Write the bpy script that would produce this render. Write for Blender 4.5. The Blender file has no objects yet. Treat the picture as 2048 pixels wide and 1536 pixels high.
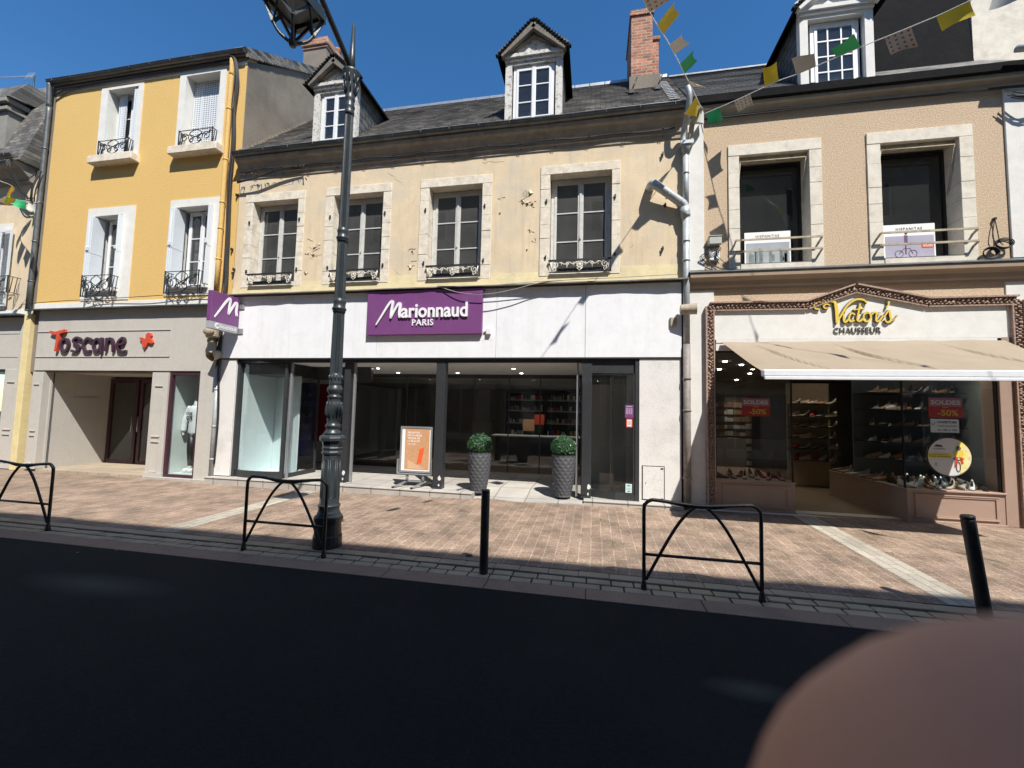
import bpy, bmesh, math, random
from mathutils import Vector, Matrix, noise
R = math.radians
sc = bpy.context.scene
col = sc.collection
# ------------------------------------------------------------------ camera
CAM = Vector((0, -7.8, 1.65)); FPX = 841.0
YAW, PIT, ROL = 0.1921, 0.0672, 0.0232
f_ = Vector((-math.sin(YAW)*math.cos(PIT), math.cos(YAW)*math.cos(PIT), math.sin(PIT)))
r0 = Vector((math.cos(YAW), math.sin(YAW), 0)); u0 = r0.cross(f_)
r_ = r0*math.cos(ROL)+u0*math.sin(ROL); u_ = -r0*math.sin(ROL)+u0*math.cos(ROL)
cd = bpy.data.cameras.new('camera'); cam = bpy.data.objects.new('camera', cd); col.objects.link(cam)
cam.matrix_world = Matrix(((r_.x, u_.x, -f_.x, CAM.x), (r_.y, u_.y, -f_.y, CAM.y), (r_.z, u_.z, -f_.z, CAM.z), (0, 0, 0, 1)))
cd.sensor_width = 36; cd.lens = 36*FPX/2048; cd.clip_start = .002; cd.clip_end = 600
cd.dof.use_dof = True; cd.dof.focus_distance = 8.0; cd.dof.aperture_fstop = 30
sc.camera = cam
sc.render.resolution_x = 1024; sc.render.resolution_y = 768
# ------------------------------------------------------------------ light
SUN = Vector((.335, -.48, .81)).normalized()
w = bpy.data.worlds.new('World'); sc.world = w; w.use_nodes = True
nt = w.node_tree; bg = nt.nodes['Background']
sky = nt.nodes.new('ShaderNodeTexSky'); sky.sky_type = 'NISHITA'; sky.sun_disc = False
sky.sun_elevation = math.asin(SUN.z); sky.sun_rotation = math.atan2(SUN.x, SUN.y)
sky.air_density = 1.0; sky.dust_density = 0.1; sky.ozone_density = 3.6; sky.altitude = 150
hs = nt.nodes.new('ShaderNodeHueSaturation'); hs.inputs['Saturation'].default_value = 1.25; hs.inputs['Value'].default_value = 1.0
nt.links.new(sky.outputs[0], hs.inputs['Color']); nt.links.new(hs.outputs[0], bg.inputs[0]); bg.inputs[1].default_value = 0.115
sl = bpy.data.lights.new('sun', 'SUN'); sl.energy = 5.0; sl.angle = R(.53); sl.color = (1, .955, .89)
so = bpy.data.objects.new('sun', sl); col.objects.link(so); so.location = (6, -12, 20)
so.rotation_euler = SUN.to_track_quat('Z', 'Y').to_euler()
sc.view_settings.view_transform = 'Standard'; sc.view_settings.look = 'None'
sc.view_settings.exposure = 0.5; sc.view_settings.gamma = 1
sc.cycles.max_bounces = 10; sc.cycles.transparent_max_bounces = 16
sc.cycles.diffuse_bounces = 5

def ray(x, y): return r_*((x-1024)/FPX) - u_*((y-768)/FPX) + f_
def at(x, y, Y=0.0):          # point of the plane Y=const seen at photo pixel x,y (photo measured on its real wall plane)
    d = ray(x, y); p = CAM + d*((Y-CAM.y)/d.y); return p.x, p.z
def atg(x, y, z=0.0):
    d = ray(x, y); p = CAM + d*((z-CAM.z)/d.z); return p.x, p.y
# ------------------------------------------------------------------ materials
MATS = {}
def mat(name, c, rough=.7, var=.12, scale=8., bump=0., bscale=60., metal=0., dirt=0., dscale=1.2, dcol=(.05, .045, .04), streak=0., spec=.5, emit=0., alpha=1, c2=None, c2scale=3., c2amt=0., cut=(.5, .62), coat=0.):
    if name in MATS: return MATS[name]
    m = bpy.data.materials.new(name); m.use_nodes = True; t = m.node_tree; L = t.links.new
    b = t.nodes['Principled BSDF']; tc = t.nodes.new('ShaderNodeTexCoord')
    geo = t.nodes.new('ShaderNodeNewGeometry')
    def ns(s, det=5, vec=None, rgh=.6):
        n = t.nodes.new('ShaderNodeTexNoise'); n.inputs['Scale'].default_value = s; n.inputs['Detail'].default_value = det; n.inputs['Roughness'].default_value = rgh
        L(vec if vec else geo.outputs['Position'], n.inputs['Vector']); return n
    def ramp(src, a, bb, ca, cb):
        r = t.nodes.new('ShaderNodeValToRGB'); r.color_ramp.elements[0].position = a; r.color_ramp.elements[1].position = bb
        r.color_ramp.elements[0].color = (*ca, 1); r.color_ramp.elements[1].color = (*cb, 1); L(src, r.inputs[0]); return r
    def mix(fac, a, bb, mode='MIX'):
        x = t.nodes.new('ShaderNodeMix'); x.data_type = 'RGBA'; x.blend_type = mode
        for s, v in ((0, fac), (6, a), (7, bb)):
            if hasattr(v, 'links') or hasattr(v, 'is_linked'): L(v, x.inputs[s])
            elif s == 0: x.inputs[0].default_value = v
            else: x.inputs[s].default_value = (*v, 1)
        return x.outputs[2]
    lo = tuple(v*(1-var) for v in c); hi = tuple(min(1, v*(1+var)) for v in c)
    out = ramp(ns(scale).outputs[0], .3, .7, lo, hi).outputs[0]
    if c2 and c2amt:
        n = ns(c2scale, 8, None, .7); out = mix(ramp(n.outputs[0], cut[0], cut[1], (0, 0, 0), (c2amt,)*3).outputs[0], out, c2)
    if dirt:
        n = ns(dscale, 8, None, .72); out = mix(ramp(n.outputs[0], .48, .78, (0, 0, 0), (dirt,)*3).outputs[0], out, dcol)
    if streak:
        mp = t.nodes.new('ShaderNodeMapping'); mp.inputs['Scale'].default_value = (9, 9, .7); L(geo.outputs['Position'], mp.inputs[0])
        n = ns(1., 6, mp.outputs[0]); out = mix(ramp(n.outputs[0], .5, .8, (0, 0, 0), (streak,)*3).outputs[0], out, dcol)
    L(out, b.inputs['Base Color'])
    b.inputs['Roughness'].default_value = rough; b.inputs['Metallic'].default_value = metal
    b.inputs['Specular IOR Level'].default_value = spec; b.inputs['Coat Weight'].default_value = coat
    if rough < .6:
        n = ns(6.); rr = t.nodes.new('ShaderNodeMapRange'); rr.inputs[3].default_value = rough*.8; rr.inputs[4].default_value = min(1, rough*1.35); L(n.outputs[0], rr.inputs[0]); L(rr.outputs[0], b.inputs['Roughness'])
    if bump:
        n = ns(bscale, 6); bp = t.nodes.new('ShaderNodeBump'); bp.inputs['Strength'].default_value = min(1, bump); bp.inputs['Distance'].default_value = .012; L(n.outputs[0], bp.inputs['Height']); L(bp.outputs[0], b.inputs['Normal'])
    if emit: b.inputs['Emission Color'].default_value = (*c, 1); b.inputs['Emission Strength'].default_value = emit
    MATS[name] = m; return m
def glassmat(name, tint=(.9, .93, .92), refl=1.0, dust=.03, ior=1.5):
    if name in MATS: return MATS[name]
    m = bpy.data.materials.new(name); m.use_nodes = True; t = m.node_tree; L = t.links.new
    for n in list(t.nodes):
        if n.type != 'OUTPUT_MATERIAL': t.nodes.remove(n)
    o = [n for n in t.nodes if n.type == 'OUTPUT_MATERIAL'][0]
    tr = t.nodes.new('ShaderNodeBsdfTransparent'); tr.inputs[0].default_value = (*tint, 1)
    gl = t.nodes.new('ShaderNodeBsdfGlossy'); gl.inputs['Roughness'].default_value = .01; gl.inputs[0].default_value = (refl, refl, refl, 1)
    df = t.nodes.new('ShaderNodeBsdfDiffuse'); df.inputs[0].default_value = (.5, .5, .48, 1)
    fr = t.nodes.new('ShaderNodeFresnel'); fr.inputs[0].default_value = ior
    nz = t.nodes.new('ShaderNodeTexNoise'); nz.inputs['Scale'].default_value = 3; nz.inputs['Detail'].default_value = 8
    mr = t.nodes.new('ShaderNodeMapRange'); mr.inputs[3].default_value = dust*.3; mr.inputs[4].default_value = dust*1.7; L(nz.outputs[0], mr.inputs[0])
    bp = t.nodes.new('ShaderNodeBump'); bp.inputs['Strength'].default_value = .06; bp.inputs['Distance'].default_value = .01
    n2 = t.nodes.new('ShaderNodeTexNoise'); n2.inputs['Scale'].default_value = 1.6; L(n2.outputs[0], bp.inputs['Height']); L(bp.outputs[0], gl.inputs['Normal'])
    m1 = t.nodes.new('ShaderNodeMixShader'); L(mr.outputs[0], m1.inputs[0]); L(tr.outputs[0], m1.inputs[1]); L(df.outputs[0], m1.inputs[2])
    gb = t.nodes.new('ShaderNodeNewGeometry'); sb = t.nodes.new('ShaderNodeMath'); sb.operation = 'SUBTRACT'; sb.inputs[0].default_value = 1; L(gb.outputs['Backfacing'], sb.inputs[1])
    ml = t.nodes.new('ShaderNodeMath'); ml.operation = 'MULTIPLY'; L(fr.outputs[0], ml.inputs[0]); L(sb.outputs[0], ml.inputs[1])
    fr.inputs[0].default_value = 1.65
    m2 = t.nodes.new('ShaderNodeMixShader'); L(ml.outputs[0], m2.inputs[0]); L(m1.outputs[0], m2.inputs[1]); L(gl.outputs[0], m2.inputs[2])
    L(m2.outputs[0], o.inputs[0]); MATS[name] = m; return m
def tilemat(name, c, bw, bh, mortar=(.3, .25, .2), ms=.02, swap=False, plane='xy', var=.35, rough=.85, bump=.4, off=.5, dirt=.3, dcol=(.05, .045, .04), grain=.35, gscale=120, dscale=.9, c_b=None, msm=.15, grass=0., wob=.03):
    if name in MATS: return MATS[name]
    m = bpy.data.materials.new(name); m.use_nodes = True; t = m.node_tree; L = t.links.new; b = t.nodes['Principled BSDF']
    g = t.nodes.new('ShaderNodeNewGeometry'); sp = t.nodes.new('ShaderNodeSeparateXYZ'); L(g.outputs['Position'], sp.inputs[0])
    cb = t.nodes.new('ShaderNodeCombineXYZ'); ax = {'x': 0, 'y': 1, 'z': 2}
    p = plane[::-1] if swap else plane
    # slight wobble of the courses
    nw = t.nodes.new('ShaderNodeTexNoise'); nw.inputs['Scale'].default_value = 1.1; L(g.outputs['Position'], nw.inputs[0])
    for i in (0, 1):
        a = t.nodes.new('ShaderNodeMath'); a.operation = 'MULTIPLY_ADD'; a.inputs[1].default_value = wob; L(nw.outputs[0], a.inputs[0]); L(sp.outputs[ax[p[i]]], a.inputs[2]); L(a.outputs[0], cb.inputs[i])
    br = t.nodes.new('ShaderNodeTexBrick'); L(cb.outputs[0], br.inputs[0]); br.offset = off
    br.inputs['Scale'].default_value = 1; br.inputs['Brick Width'].default_value = bw; br.inputs['Row Height'].default_value = bh
    br.inputs['Mortar Size'].default_value = ms*bh; br.inputs['Mortar Smooth'].default_value = msm; br.inputs['Bias'].default_value = 0
    cb2 = c_b if c_b else tuple(v*(1+var) for v in c)
    br.inputs['Color1'].default_value = (*[v*(1-var) for v in c], 1); br.inputs['Color2'].default_value = (*cb2, 1); br.inputs['Mortar'].default_value = (*mortar, 1)
    def mul(a, n, lo, hi, p0=.3, p1=.7):
        r = t.nodes.new('ShaderNodeMapRange'); r.inputs[1].default_value = p0; r.inputs[2].default_value = p1; r.inputs[3].default_value = lo; r.inputs[4].default_value = hi; L(n.outputs[0], r.inputs[0])
        x = t.nodes.new('ShaderNodeMix'); x.data_type = 'RGBA'; x.blend_type = 'MULTIPLY'; x.inputs[0].default_value = 1; L(a, x.inputs[6]); L(r.outputs[0], x.inputs[7]); return x.outputs[2]
    def ns(s, d=5):
        n = t.nodes.new('ShaderNodeTexNoise'); n.inputs['Scale'].default_value = s; n.inputs['Detail'].default_value = d; n.inputs['Roughness'].default_value = .65; L(g.outputs['Position'], n.inputs[0]); return n
    o = mul(br.outputs[0], ns(gscale, 3), 1-grain, 1+grain)
    o = mul(o, ns(dscale, 7), 1-dirt, 1+dirt*.6)
    if grass:
        r = t.nodes.new('ShaderNodeValToRGB'); r.color_ramp.elements[0].position = .56; r.color_ramp.elements[1].position = .66; L(ns(1.7, 4).outputs[0], r.inputs[0])
        k = t.nodes.new('ShaderNodeMath'); k.operation = 'MULTIPLY'; L(r.outputs[0], k.inputs[0]); L(br.outputs[1], k.inputs[1])
        x = t.nodes.new('ShaderNodeMix'); x.data_type = 'RGBA'; L(k.outputs[0], x.inputs[0]); L(o, x.inputs[6]); x.inputs[7].default_value = (.07, .1, .04, 1); o = x.outputs[2]
    L(o, b.inputs['Base Color']); b.inputs['Roughness'].default_value = rough
    iv = t.nodes.new('ShaderNodeMath'); iv.operation = 'MULTIPLY_ADD'; iv.inputs[1].default_value = -1; L(br.outputs[1], iv.inputs[0])
    gn = ns(gscale, 3); a2 = t.nodes.new('ShaderNodeMath'); a2.operation = 'MULTIPLY'; a2.inputs[1].default_value = .5; L(gn.outputs[0], a2.inputs[0]); L(a2.outputs[0], iv.inputs[2])
    bp = t.nodes.new('ShaderNodeBump'); bp.inputs['Strength'].default_value = bump; bp.inputs['Distance'].default_value = .01; L(iv.outputs[0], bp.inputs['Height']); L(bp.outputs[0], b.inputs['Normal'])
    MATS[name] = m; return m

M_yellow = mat('yellow_render', (.69, .455, .155), .9, .22, 50, .9, 45, dirt=.16, dscale=.7, dcol=(.45, .24, .1))
M_graywall = mat('grey_cement_render', (.215, .185, .145), .95, .2, 1.3, .8, 40, dirt=.5, dscale=.8, dcol=(.07, .062, .052), streak=.15)
M_beige = mat('beige_lime_render', (.67, .545, .37), .92, .09, 2, .35, 34, dirt=.5, dscale=1.6, dcol=(.36, .27, .185), c2=(.66, .60, .48), c2amt=.7, c2scale=1.6, streak=.36)
M_cream = mat('cream_paint', (.72, .62, .37), .85, .08, 4, .3, 40, dirt=.35, dscale=3, dcol=(.25, .21, .15), cut=(.5, .6))
M_pink = mat('pink_roughcast', (.555, .425, .29), .95, .30, 48, .9, 60, dirt=.12, dscale=.8, dcol=(.25, .16, .1))
M_stone = mat('pale_stone', (.68, .63, .53), .85, .1, 7, .3, 60, dirt=.45, dscale=5, dcol=(.26, .235, .19))
M_oldstone = mat('weathered_stone', (.72, .65, .53), .9, .12, 9, .5, 45, dirt=.6, dscale=4, dcol=(.24, .205, .165))
M_whitewash = mat('white_render', (.70, .69, .65), .85, .05, 6, .25, 60, dirt=.25, dscale=2.5, dcol=(.4, .37, .32))
M_trim = mat('white_surround_paint', (.72, .71, .66), .8, .05, 6, .2, 60, dirt=.2, dscale=4, dcol=(.4, .38, .33))
M_greyfront = mat('grey_beige_paint', (.50, .475, .425), .75, .05, 30, .35, 120, dirt=.28, dscale=2.2, dcol=(.3, .27, .24), streak=.14)
M_panel = mat('white_enamel_panel', (.80, .81, .82), .45, .02, 3, 0, dirt=.16, dscale=5, dcol=(.33, .31, .28), streak=.14)
M_rake = mat('weathered_grey_board', (.17, .15, .125), .85, .2, 14, .4, 40, dirt=.4, dscale=6)
M_granite = mat('speckled_white_granite', (.72, .70, .67), .6, .1, 60, .3, 90, c2=(.22, .21, .20), c2scale=40, c2amt=.35, cut=(.55, .66), dirt=.3, dscale=2)
M_stepstone = mat('grey_step_tile', (.40, .375, .34), .7, .1, 14, .2, 80, dirt=.35, dscale=1.8, dcol=(.22, .2, .175))
M_zinc = mat('zinc', (.15, .16, .165), .45, .25, 5, .1, 20, metal=.6, dirt=.3)
M_zincpipe = mat('bright_zinc_pipe', (.40, .43, .44), .5, .18, 9, .1, 20, metal=.25, dirt=.4, dscale=6, dcol=(.2, .2, .19), streak=.3)
M_slate = tilemat('slate_roof', (.135, .128, .118), .2, .1, (.05, .048, .045), .07, plane='xz', var=.35, rough=.7, dirt=.55, grain=.3, gscale=40, dscale=2.2, c_b=(.225, .21, .185))
M_slatel = tilemat('cleaner_slate_roof', (.19, .195, .195), .22, .11, (.06, .06, .06), .08, plane='xz', var=.2, rough=.65, dirt=.3, grain=.2, gscale=40)
M_slatey = tilemat('slate_cheek', (.10, .105, .1), .26, .15, (.012, .012, .014), .1, plane='yz', var=.25, rough=.6, dirt=.3, grain=.3, gscale=30)
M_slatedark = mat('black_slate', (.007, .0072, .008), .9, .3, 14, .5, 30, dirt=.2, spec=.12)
M_brick = tilemat('chimney_brick', (.42, .17, .095), .2, .068, (.42, .33, .25), .16, plane='xz', var=.35, rough=.9, dirt=.4, grain=.25, gscale=60, dscale=5)
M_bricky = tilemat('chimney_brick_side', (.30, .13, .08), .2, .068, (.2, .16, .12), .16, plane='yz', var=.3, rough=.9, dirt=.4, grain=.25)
M_iron = mat('black_iron', (.02, .02, .021), .45, .2, 20, .1, 60, dirt=.2, dcol=(.08, .06, .05))
M_anthra = mat('anthracite_gloss_paint', (.030, .038, .043), .36, .1, 9, .12, 30, dirt=.25, dscale=6, dcol=(.09, .09, .085))
M_blackbar = mat('worn_black_paint', (.018, .016, .015), .38, .2, 20, .1, 90, dirt=.3, dscale=14, dcol=(.09, .08, .07))
M_darkalu = mat('dark_grey_aluminium', (.032, .034, .037), .4, .1, 9, 0, dirt=.3, dscale=8, dcol=(.1, .1, .1))
M_alu = mat('grey_aluminium', (.42, .43, .44), .4, .08, 9, 0, metal=.6, dirt=.2)
M_white = mat('white_paint', (.74, .75, .76), .5, .04, 9, .05, 40, dirt=.15, dscale=5, dcol=(.4, .4, .38))
M_oldwhite = mat('flaking_white_paint', (.62, .60, .55), .8, .12, 20, .5, 50, c2=(.20, .17, .13), c2amt=.85, c2scale=14, cut=(.54, .6))
M_slot = mat('slot_shadow_gap', (.10, .115, .13), .8, .05)
M_shut = mat('pale_blue_white_metal_shutter', (.66, .70, .73), .55, .03, 8, 0, dirt=.1, dscale=4, dcol=(.4, .4, .4))
M_purple = mat('purple_panel', (.175, .055, .185), .42, .03, 4, 0, dirt=.06, dscale=4, dcol=(.3, .2, .3))
M_letter = mat('white_letter', (.82, .82, .82), .45, .01)
M_lettergrey = mat('letter_return_grey', (.35, .34, .36), .5, .02)
M_red = mat('orange_red_letter', (.58, .07, .028), .45, .05)
M_aub = mat('aubergine_letter', (.05, .016, .032), .35, .1)
M_aubframe = mat('aubergine_frame', (.055, .018, .028), .45, .1, 9)
M_yell = mat('yellow_letter', (.72, .52, .07), .45, .03)
M_olive = mat('olive_grey_letter', (.12, .12, .1), .5, .05)
M_glass = glassmat('window_glass', (.62, .66, .66), 1.0, .03)
M_shopglass = glassmat('shop_glass', (.93, .95, .945), 1.0, .006)
M_oldglass = glassmat('dusty_window_glass', (.40, .42, .42), 1.0, .10)
M_roomdark = mat('room_walls', (.22, .21, .19), .9, .2, 1)
M_curtain = mat('net_curtain', (.42, .42, .42), .9, .2, 5)
M_black = mat('black_plastic', (.012, .012, .013), .4, .2)
M_cable = mat('black_cable', (.022, .02, .019), .6, .2)
M_palecable = mat('grey_cable', (.3, .29, .27), .6, .2)
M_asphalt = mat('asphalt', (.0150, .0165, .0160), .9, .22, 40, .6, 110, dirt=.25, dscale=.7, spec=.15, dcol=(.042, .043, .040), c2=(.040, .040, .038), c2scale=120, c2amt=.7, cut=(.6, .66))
M_paver = tilemat('pink_brown_pavers', (.262, .184, .128), .26, .135, (.345, .28, .215), .06, swap=True, plane='xy', var=.09, dirt=.5, grain=.5, gscale=60, dscale=2.3, c_b=(.30, .21, .152), bump=.5, grass=.8)
M_paleband = tilemat('pale_stone_band', (.40, .36, .29), .29, .11, (.2, .17, .14), .05, swap=True, plane='xy', var=.15, dirt=.25, grain=.25, gscale=80)
M_sett = mat('grey_granite_sett', (.46, .36, .235), .85, .22, 3.5, .6, 80, dirt=.35, dscale=7, spec=.2, c2=(.5, .43, .33), c2scale=110, c2amt=.5)
M_pinkgranite = mat('pink_granite_slab', (.34, .225, .155), .85, .25, 90, .5, 120, dirt=.4, dscale=1.4, spec=.2, c2=(.42, .32, .25), c2scale=90, c2amt=.5)
M_joint = mat('dark_joint', (.035, .03, .026), .95, .3, 20)
M_pot = mat('charcoal_resin_pot', (.075, .078, .085), .62, .12, 30, .25, 90, dirt=.15)
M_leaf = mat('glossy_box_leaf', (.028, .085, .032), .35, .5, 40, 0)
M_leaf2 = mat('pale_box_leaf', (.06, .15, .06), .35, .4, 40, 0)
M_awn = mat('beige_awning_canvas', (.31, .25, .18), .9, .05, 4, .3, 200, dirt=.14, dscale=1.5, dcol=(.2, .155, .11))
M_taupe = mat('taupe_joinery', (.36, .25, .195), .6, .04, 4, .05, 30, dirt=.15, dscale=3)
M_mould = mat('carved_moulding', (.34, .235, .185), .5, .3, 25, .3, 60, c2=(.5, .38, .30), c2scale=22, c2amt=.5)
M_board = mat('kraft_brown_poster', (.55, .30, .15), .7, .12, 20)
M_paper = mat('white_paper', (.8, .8, .78), .7, .02)
M_skin = mat('skin', (.64, .29, .165), .55, .08, 60, .08, 900, c2=(.52, .22, .17), c2scale=45, c2amt=.4)
M_skin.node_tree.nodes['Principled BSDF'].inputs['Subsurface Weight'].default_value = .15
M_skin.node_tree.nodes['Principled BSDF'].inputs['Subsurface Scale'].default_value = .004
# ------------------------------------------------------------------ mesh builder
class MB:
    def __init__(s): s.v = []; s.f = []; s.m = []; s.mats = []; s.sm = []; s.cur = 0; s.smooth = False
    def use(s, m):
        if m not in s.mats: s.mats.append(m)
        s.cur = s.mats.index(m); return s
    def face(s, pts):
        n = len(s.v); s.v += [tuple(p) for p in pts]; s.f.append(tuple(range(n, n+len(pts)))); s.m.append(s.cur); s.sm.append(s.smooth)
    def add(s, vs, fs, smooth=False):
        n = len(s.v); s.v += [tuple(p) for p in vs]
        for f in fs: s.f.append(tuple(i+n for i in f)); s.m.append(s.cur); s.sm.append(smooth)
        return s
    def box(s, x0, x1, y0, y1, z0, z1, bev=0.0, rz=0, c=None):
        if x0 > x1: x0, x1 = x1, x0
        if y0 > y1: y0, y1 = y1, y0
        if z0 > z1: z0, z1 = z1, z0
        if bev and min(x1-x0, y1-y0, z1-z0) > 2.2*bev:
            b = bev; vs = []
            for z, i in ((z0, b), (z0+b, 0), (z1-b, 0), (z1, b)):
                for X, Yy in ((x0+b, y0+i), (x1-b, y0+i), (x1-i, y0+b), (x1-i, y1-b), (x1-b, y1-i), (x0+b, y1-i), (x0+i, y1-b), (x0+i, y0+b)): vs.append((X, Yy, z))
            fs = [tuple(range(7, -1, -1)), tuple(range(24, 32))]
            for k in range(3):
                for j in range(8): a = k*8+j; bb = k*8+(j+1) % 8; fs.append((a, bb, bb+8, a+8))
        else:
            vs = [(x, y, z) for z in (z0, z1) for x, y in ((x0, y0), (x1, y0), (x1, y1), (x0, y1))]
            fs = [(3, 2, 1, 0), (4, 5, 6, 7), (0, 1, 5, 4), (1, 2, 6, 5), (2, 3, 7, 6), (3, 0, 4, 7)]
        if rz:
            cx, cy = c if c else ((x0+x1)/2, (y0+y1)/2); ca, sa = math.cos(rz), math.sin(rz)
            vs = [(cx+(x-cx)*ca-(y-cy)*sa, cy+(x-cx)*sa+(y-cy)*ca, z) for x, y, z in vs]
        return s.add(vs, fs)
    def obox(s, a, b, w, h, up=(0, 0, 1)):          # bar from a to b, width w, height h
        a = Vector(a); b = Vector(b); d = (b-a).normalized(); up = Vector(up)
        if abs(d.dot(up)) > .99: up = Vector((0, 1, 0))
        x = d.cross(up).normalized(); y = x.cross(d).normalized(); vs = []
        for p in (a, b):
            for i, j in ((-1, -1), (1, -1), (1, 1), (-1, 1)): vs.append(p+x*(w/2*i)+y*(h/2*j))
        return s.add(vs, [(0, 1, 2, 3), (7, 6, 5, 4), (0, 4, 5, 1), (1, 5, 6, 2), (2, 6, 7, 3), (3, 7, 4, 0)])
    def tube(s, pts, r, n=8, closed=False, caps=True):
        pts = [Vector(p) for p in pts]; N = len(pts); rs = r if isinstance(r, (list, tuple)) else [r]*N
        vs = []; fs = []; prev = None
        for i, p in enumerate(pts):
            if closed: d = pts[(i+1) % N]-pts[i-1]
            else: d = pts[min(i+1, N-1)]-pts[max(i-1, 0)]
            if d.length < 1e-9: d = Vector((0, 0, 1))
            d.normalize()
            if prev is None: q = Vector((0, 0, 1)) if abs(d.z) < .9 else Vector((0, 1, 0)); x = d.cross(q).normalized()
            else: x = (prev-d*prev.dot(d)); x = x.normalized() if x.length > 1e-6 else d.orthogonal().normalized()
            prev = x; y = d.cross(x)
            for k in range(n): a = 2*math.pi*k/n; vs.append(p+(x*math.cos(a)+y*math.sin(a))*rs[i])
        for i in range(N if closed else N-1):
            j = (i+1) % N
            for k in range(n): fs.append((i*n+k, i*n+(k+1) % n, j*n+(k+1) % n, j*n+k))
        if caps and not closed: fs += [tuple(range(n-1, -1, -1)), tuple((N-1)*n+k for k in range(n))]
        return s.add(vs, fs, True)
    def lathe(s, prof, c=(0, 0, 0), n=20, flute=0, nf=0, smooth=True, square=False):
        vs = []; fs = []
        for z, r in prof:
            for k in range(n):
                a = 2*math.pi*(k+.5)/n; rr = r*(1-(flute if (nf and k % 2) else 0))
                vs.append((c[0]+rr*math.cos(a), c[1]+rr*math.sin(a), c[2]+z))
        for i in range(len(prof)-1):
            for k in range(n): fs.append((i*n+k, i*n+(k+1) % n, (i+1)*n+(k+1) % n, (i+1)*n+k))
        fs += [tuple(range(n-1, -1, -1)), tuple((len(prof)-1)*n+k for k in range(n))]
        return s.add(vs, fs, smooth)
    def ell(s, c, rx, ry, rz_, n=8, m=6):
        vs = [(c[0], c[1], c[2]-rz_)]; fs = []
        for i in range(1, m):
            a = math.pi*i/m
            for k in range(n): b = 2*math.pi*k/n; vs.append((c[0]+rx*math.sin(a)*math.cos(b), c[1]+ry*math.sin(a)*math.sin(b), c[2]-rz_*math.cos(a)))
        vs.append((c[0], c[1], c[2]+rz_)); T = len(vs)-1
        for k in range(n):
            fs.append((0, 1+(k+1) % n, 1+k)); fs.append((T, 1+(m-2)*n+k, 1+(m-2)*n+(k+1) % n))
            for i in range(m-2): fs.append((1+i*n+k, 1+i*n+(k+1) % n, 1+(i+1)*n+(k+1) % n, 1+(i+1)*n+k))
        return s.add(vs, fs, True)
    def prism(s, poly, y0, y1, axis='y'):            # polygon (a,b) extruded along axis
        n = len(poly)
        def P(a, b, t): return (a, t, b) if axis == 'y' else ((t, a, b) if axis == 'x' else (a, b, t))
        vs = [P(a, b, y0) for a, b in poly]+[P(a, b, y1) for a, b in poly]
        fs = [tuple(range(n)), tuple(range(2*n-1, n-1, -1))]+[(i, (i+1) % n+0, (i+1) % n+n, i+n) for i in range(n)]
        return s.add(vs, fs)
    def wall(s, x0, x1, z0, z1, y0, y1, holes=()):   # slab with rectangular holes, front y0 (towards street), back y1
        xs = sorted({x0, x1, *[max(x0, min(x1, h[0])) for h in holes], *[max(x0, min(x1, h[1])) for h in holes]}); zs = sorted({z0, z1, *[max(z0, min(z1, h[2])) for h in holes], *[max(z0, min(z1, h[3])) for h in holes]})
        def inh(x, z): return any(h[0] < x < h[1] and h[2] < z < h[3] for h in holes)
        G = {}
        for i in range(len(xs)-1):
            for j in range(len(zs)-1): G[i, j] = not inh((xs[i]+xs[i+1])/2, (zs[j]+zs[j+1])/2)
        for (i, j), on in G.items():
            if not on: continue
            a, b, c, d = xs[i], xs[i+1], zs[j], zs[j+1]
            s.face([(a, y0, c), (b, y0, c), (b, y0, d), (a, y0, d)]); s.face([(b, y1, c), (a, y1, c), (a, y1, d), (b, y1, d)])
            if not G.get((i-1, j)): s.face([(a, y1, c), (a, y0, c), (a, y0, d), (a, y1, d)])
            if not G.get((i+1, j)): s.face([(b, y0, c), (b, y1, c), (b, y1, d), (b, y0, d)])
            if not G.get((i, j-1)): s.face([(a, y1, c), (b, y1, c), (b, y0, c), (a, y0, c)])
            if not G.get((i, j+1)): s.face([(a, y0, d), (b, y0, d), (b, y1, d), (a, y1, d)])
        return s
    def ring(s, o, i, y0, y1): return s.wall(o[0], o[1], o[2], o[3], y0, y1, [i])
    def build(s, name, m=None, parent=None, loc=None, weld=False):
        if m is not None and not s.mats: s.mats = [m]
        me = bpy.data.meshes.new(name)
        W = Vector(parent['_w']) if parent is not None and '_w' in parent else Vector((0, 0, 0))
        if parent is None:
            if loc is None:
                xs = [v[0] for v in s.v]; ys = [v[1] for v in s.v]; zs = [v[2] for v in s.v]
                loc = ((min(xs)+max(xs))/2, (min(ys)+max(ys))/2, min(zs))
            W = Vector(loc)
        me.from_pydata([(v[0]-W.x, v[1]-W.y, v[2]-W.z) for v in s.v], [], s.f)
        for mm in s.mats: me.materials.append(mm)
        me.polygons.foreach_set('material_index', s.m); me.polygons.foreach_set('use_smooth', s.sm)
        me.update()
        o = bpy.data.objects.new(name, me); col.objects.link(o)
        if parent is not None: o.parent = parent
        else: o.location = W
        o['_w'] = tuple(W); return o
def tag(o, label=None, cat=None, group=None, kind=None):
    for k, v in (('label', label), ('category', cat), ('group', group), ('kind', kind)):
        if v: o[k] = v
    return o
def thing(name, loc, label, cat, group=None):
    o = bpy.data.objects.new(name, None); col.objects.link(o); o.location = loc; o['_w'] = tuple(loc); o.empty_display_size = .1
    return tag(o, label, cat, group)
def copy_tree(o, parent=None):
    c = o.copy(); col.objects.link(c)
    if parent is not None: c.parent = parent
    for ch in list(o.children): copy_tree(ch, c)
    return c
_txt = {}
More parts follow.
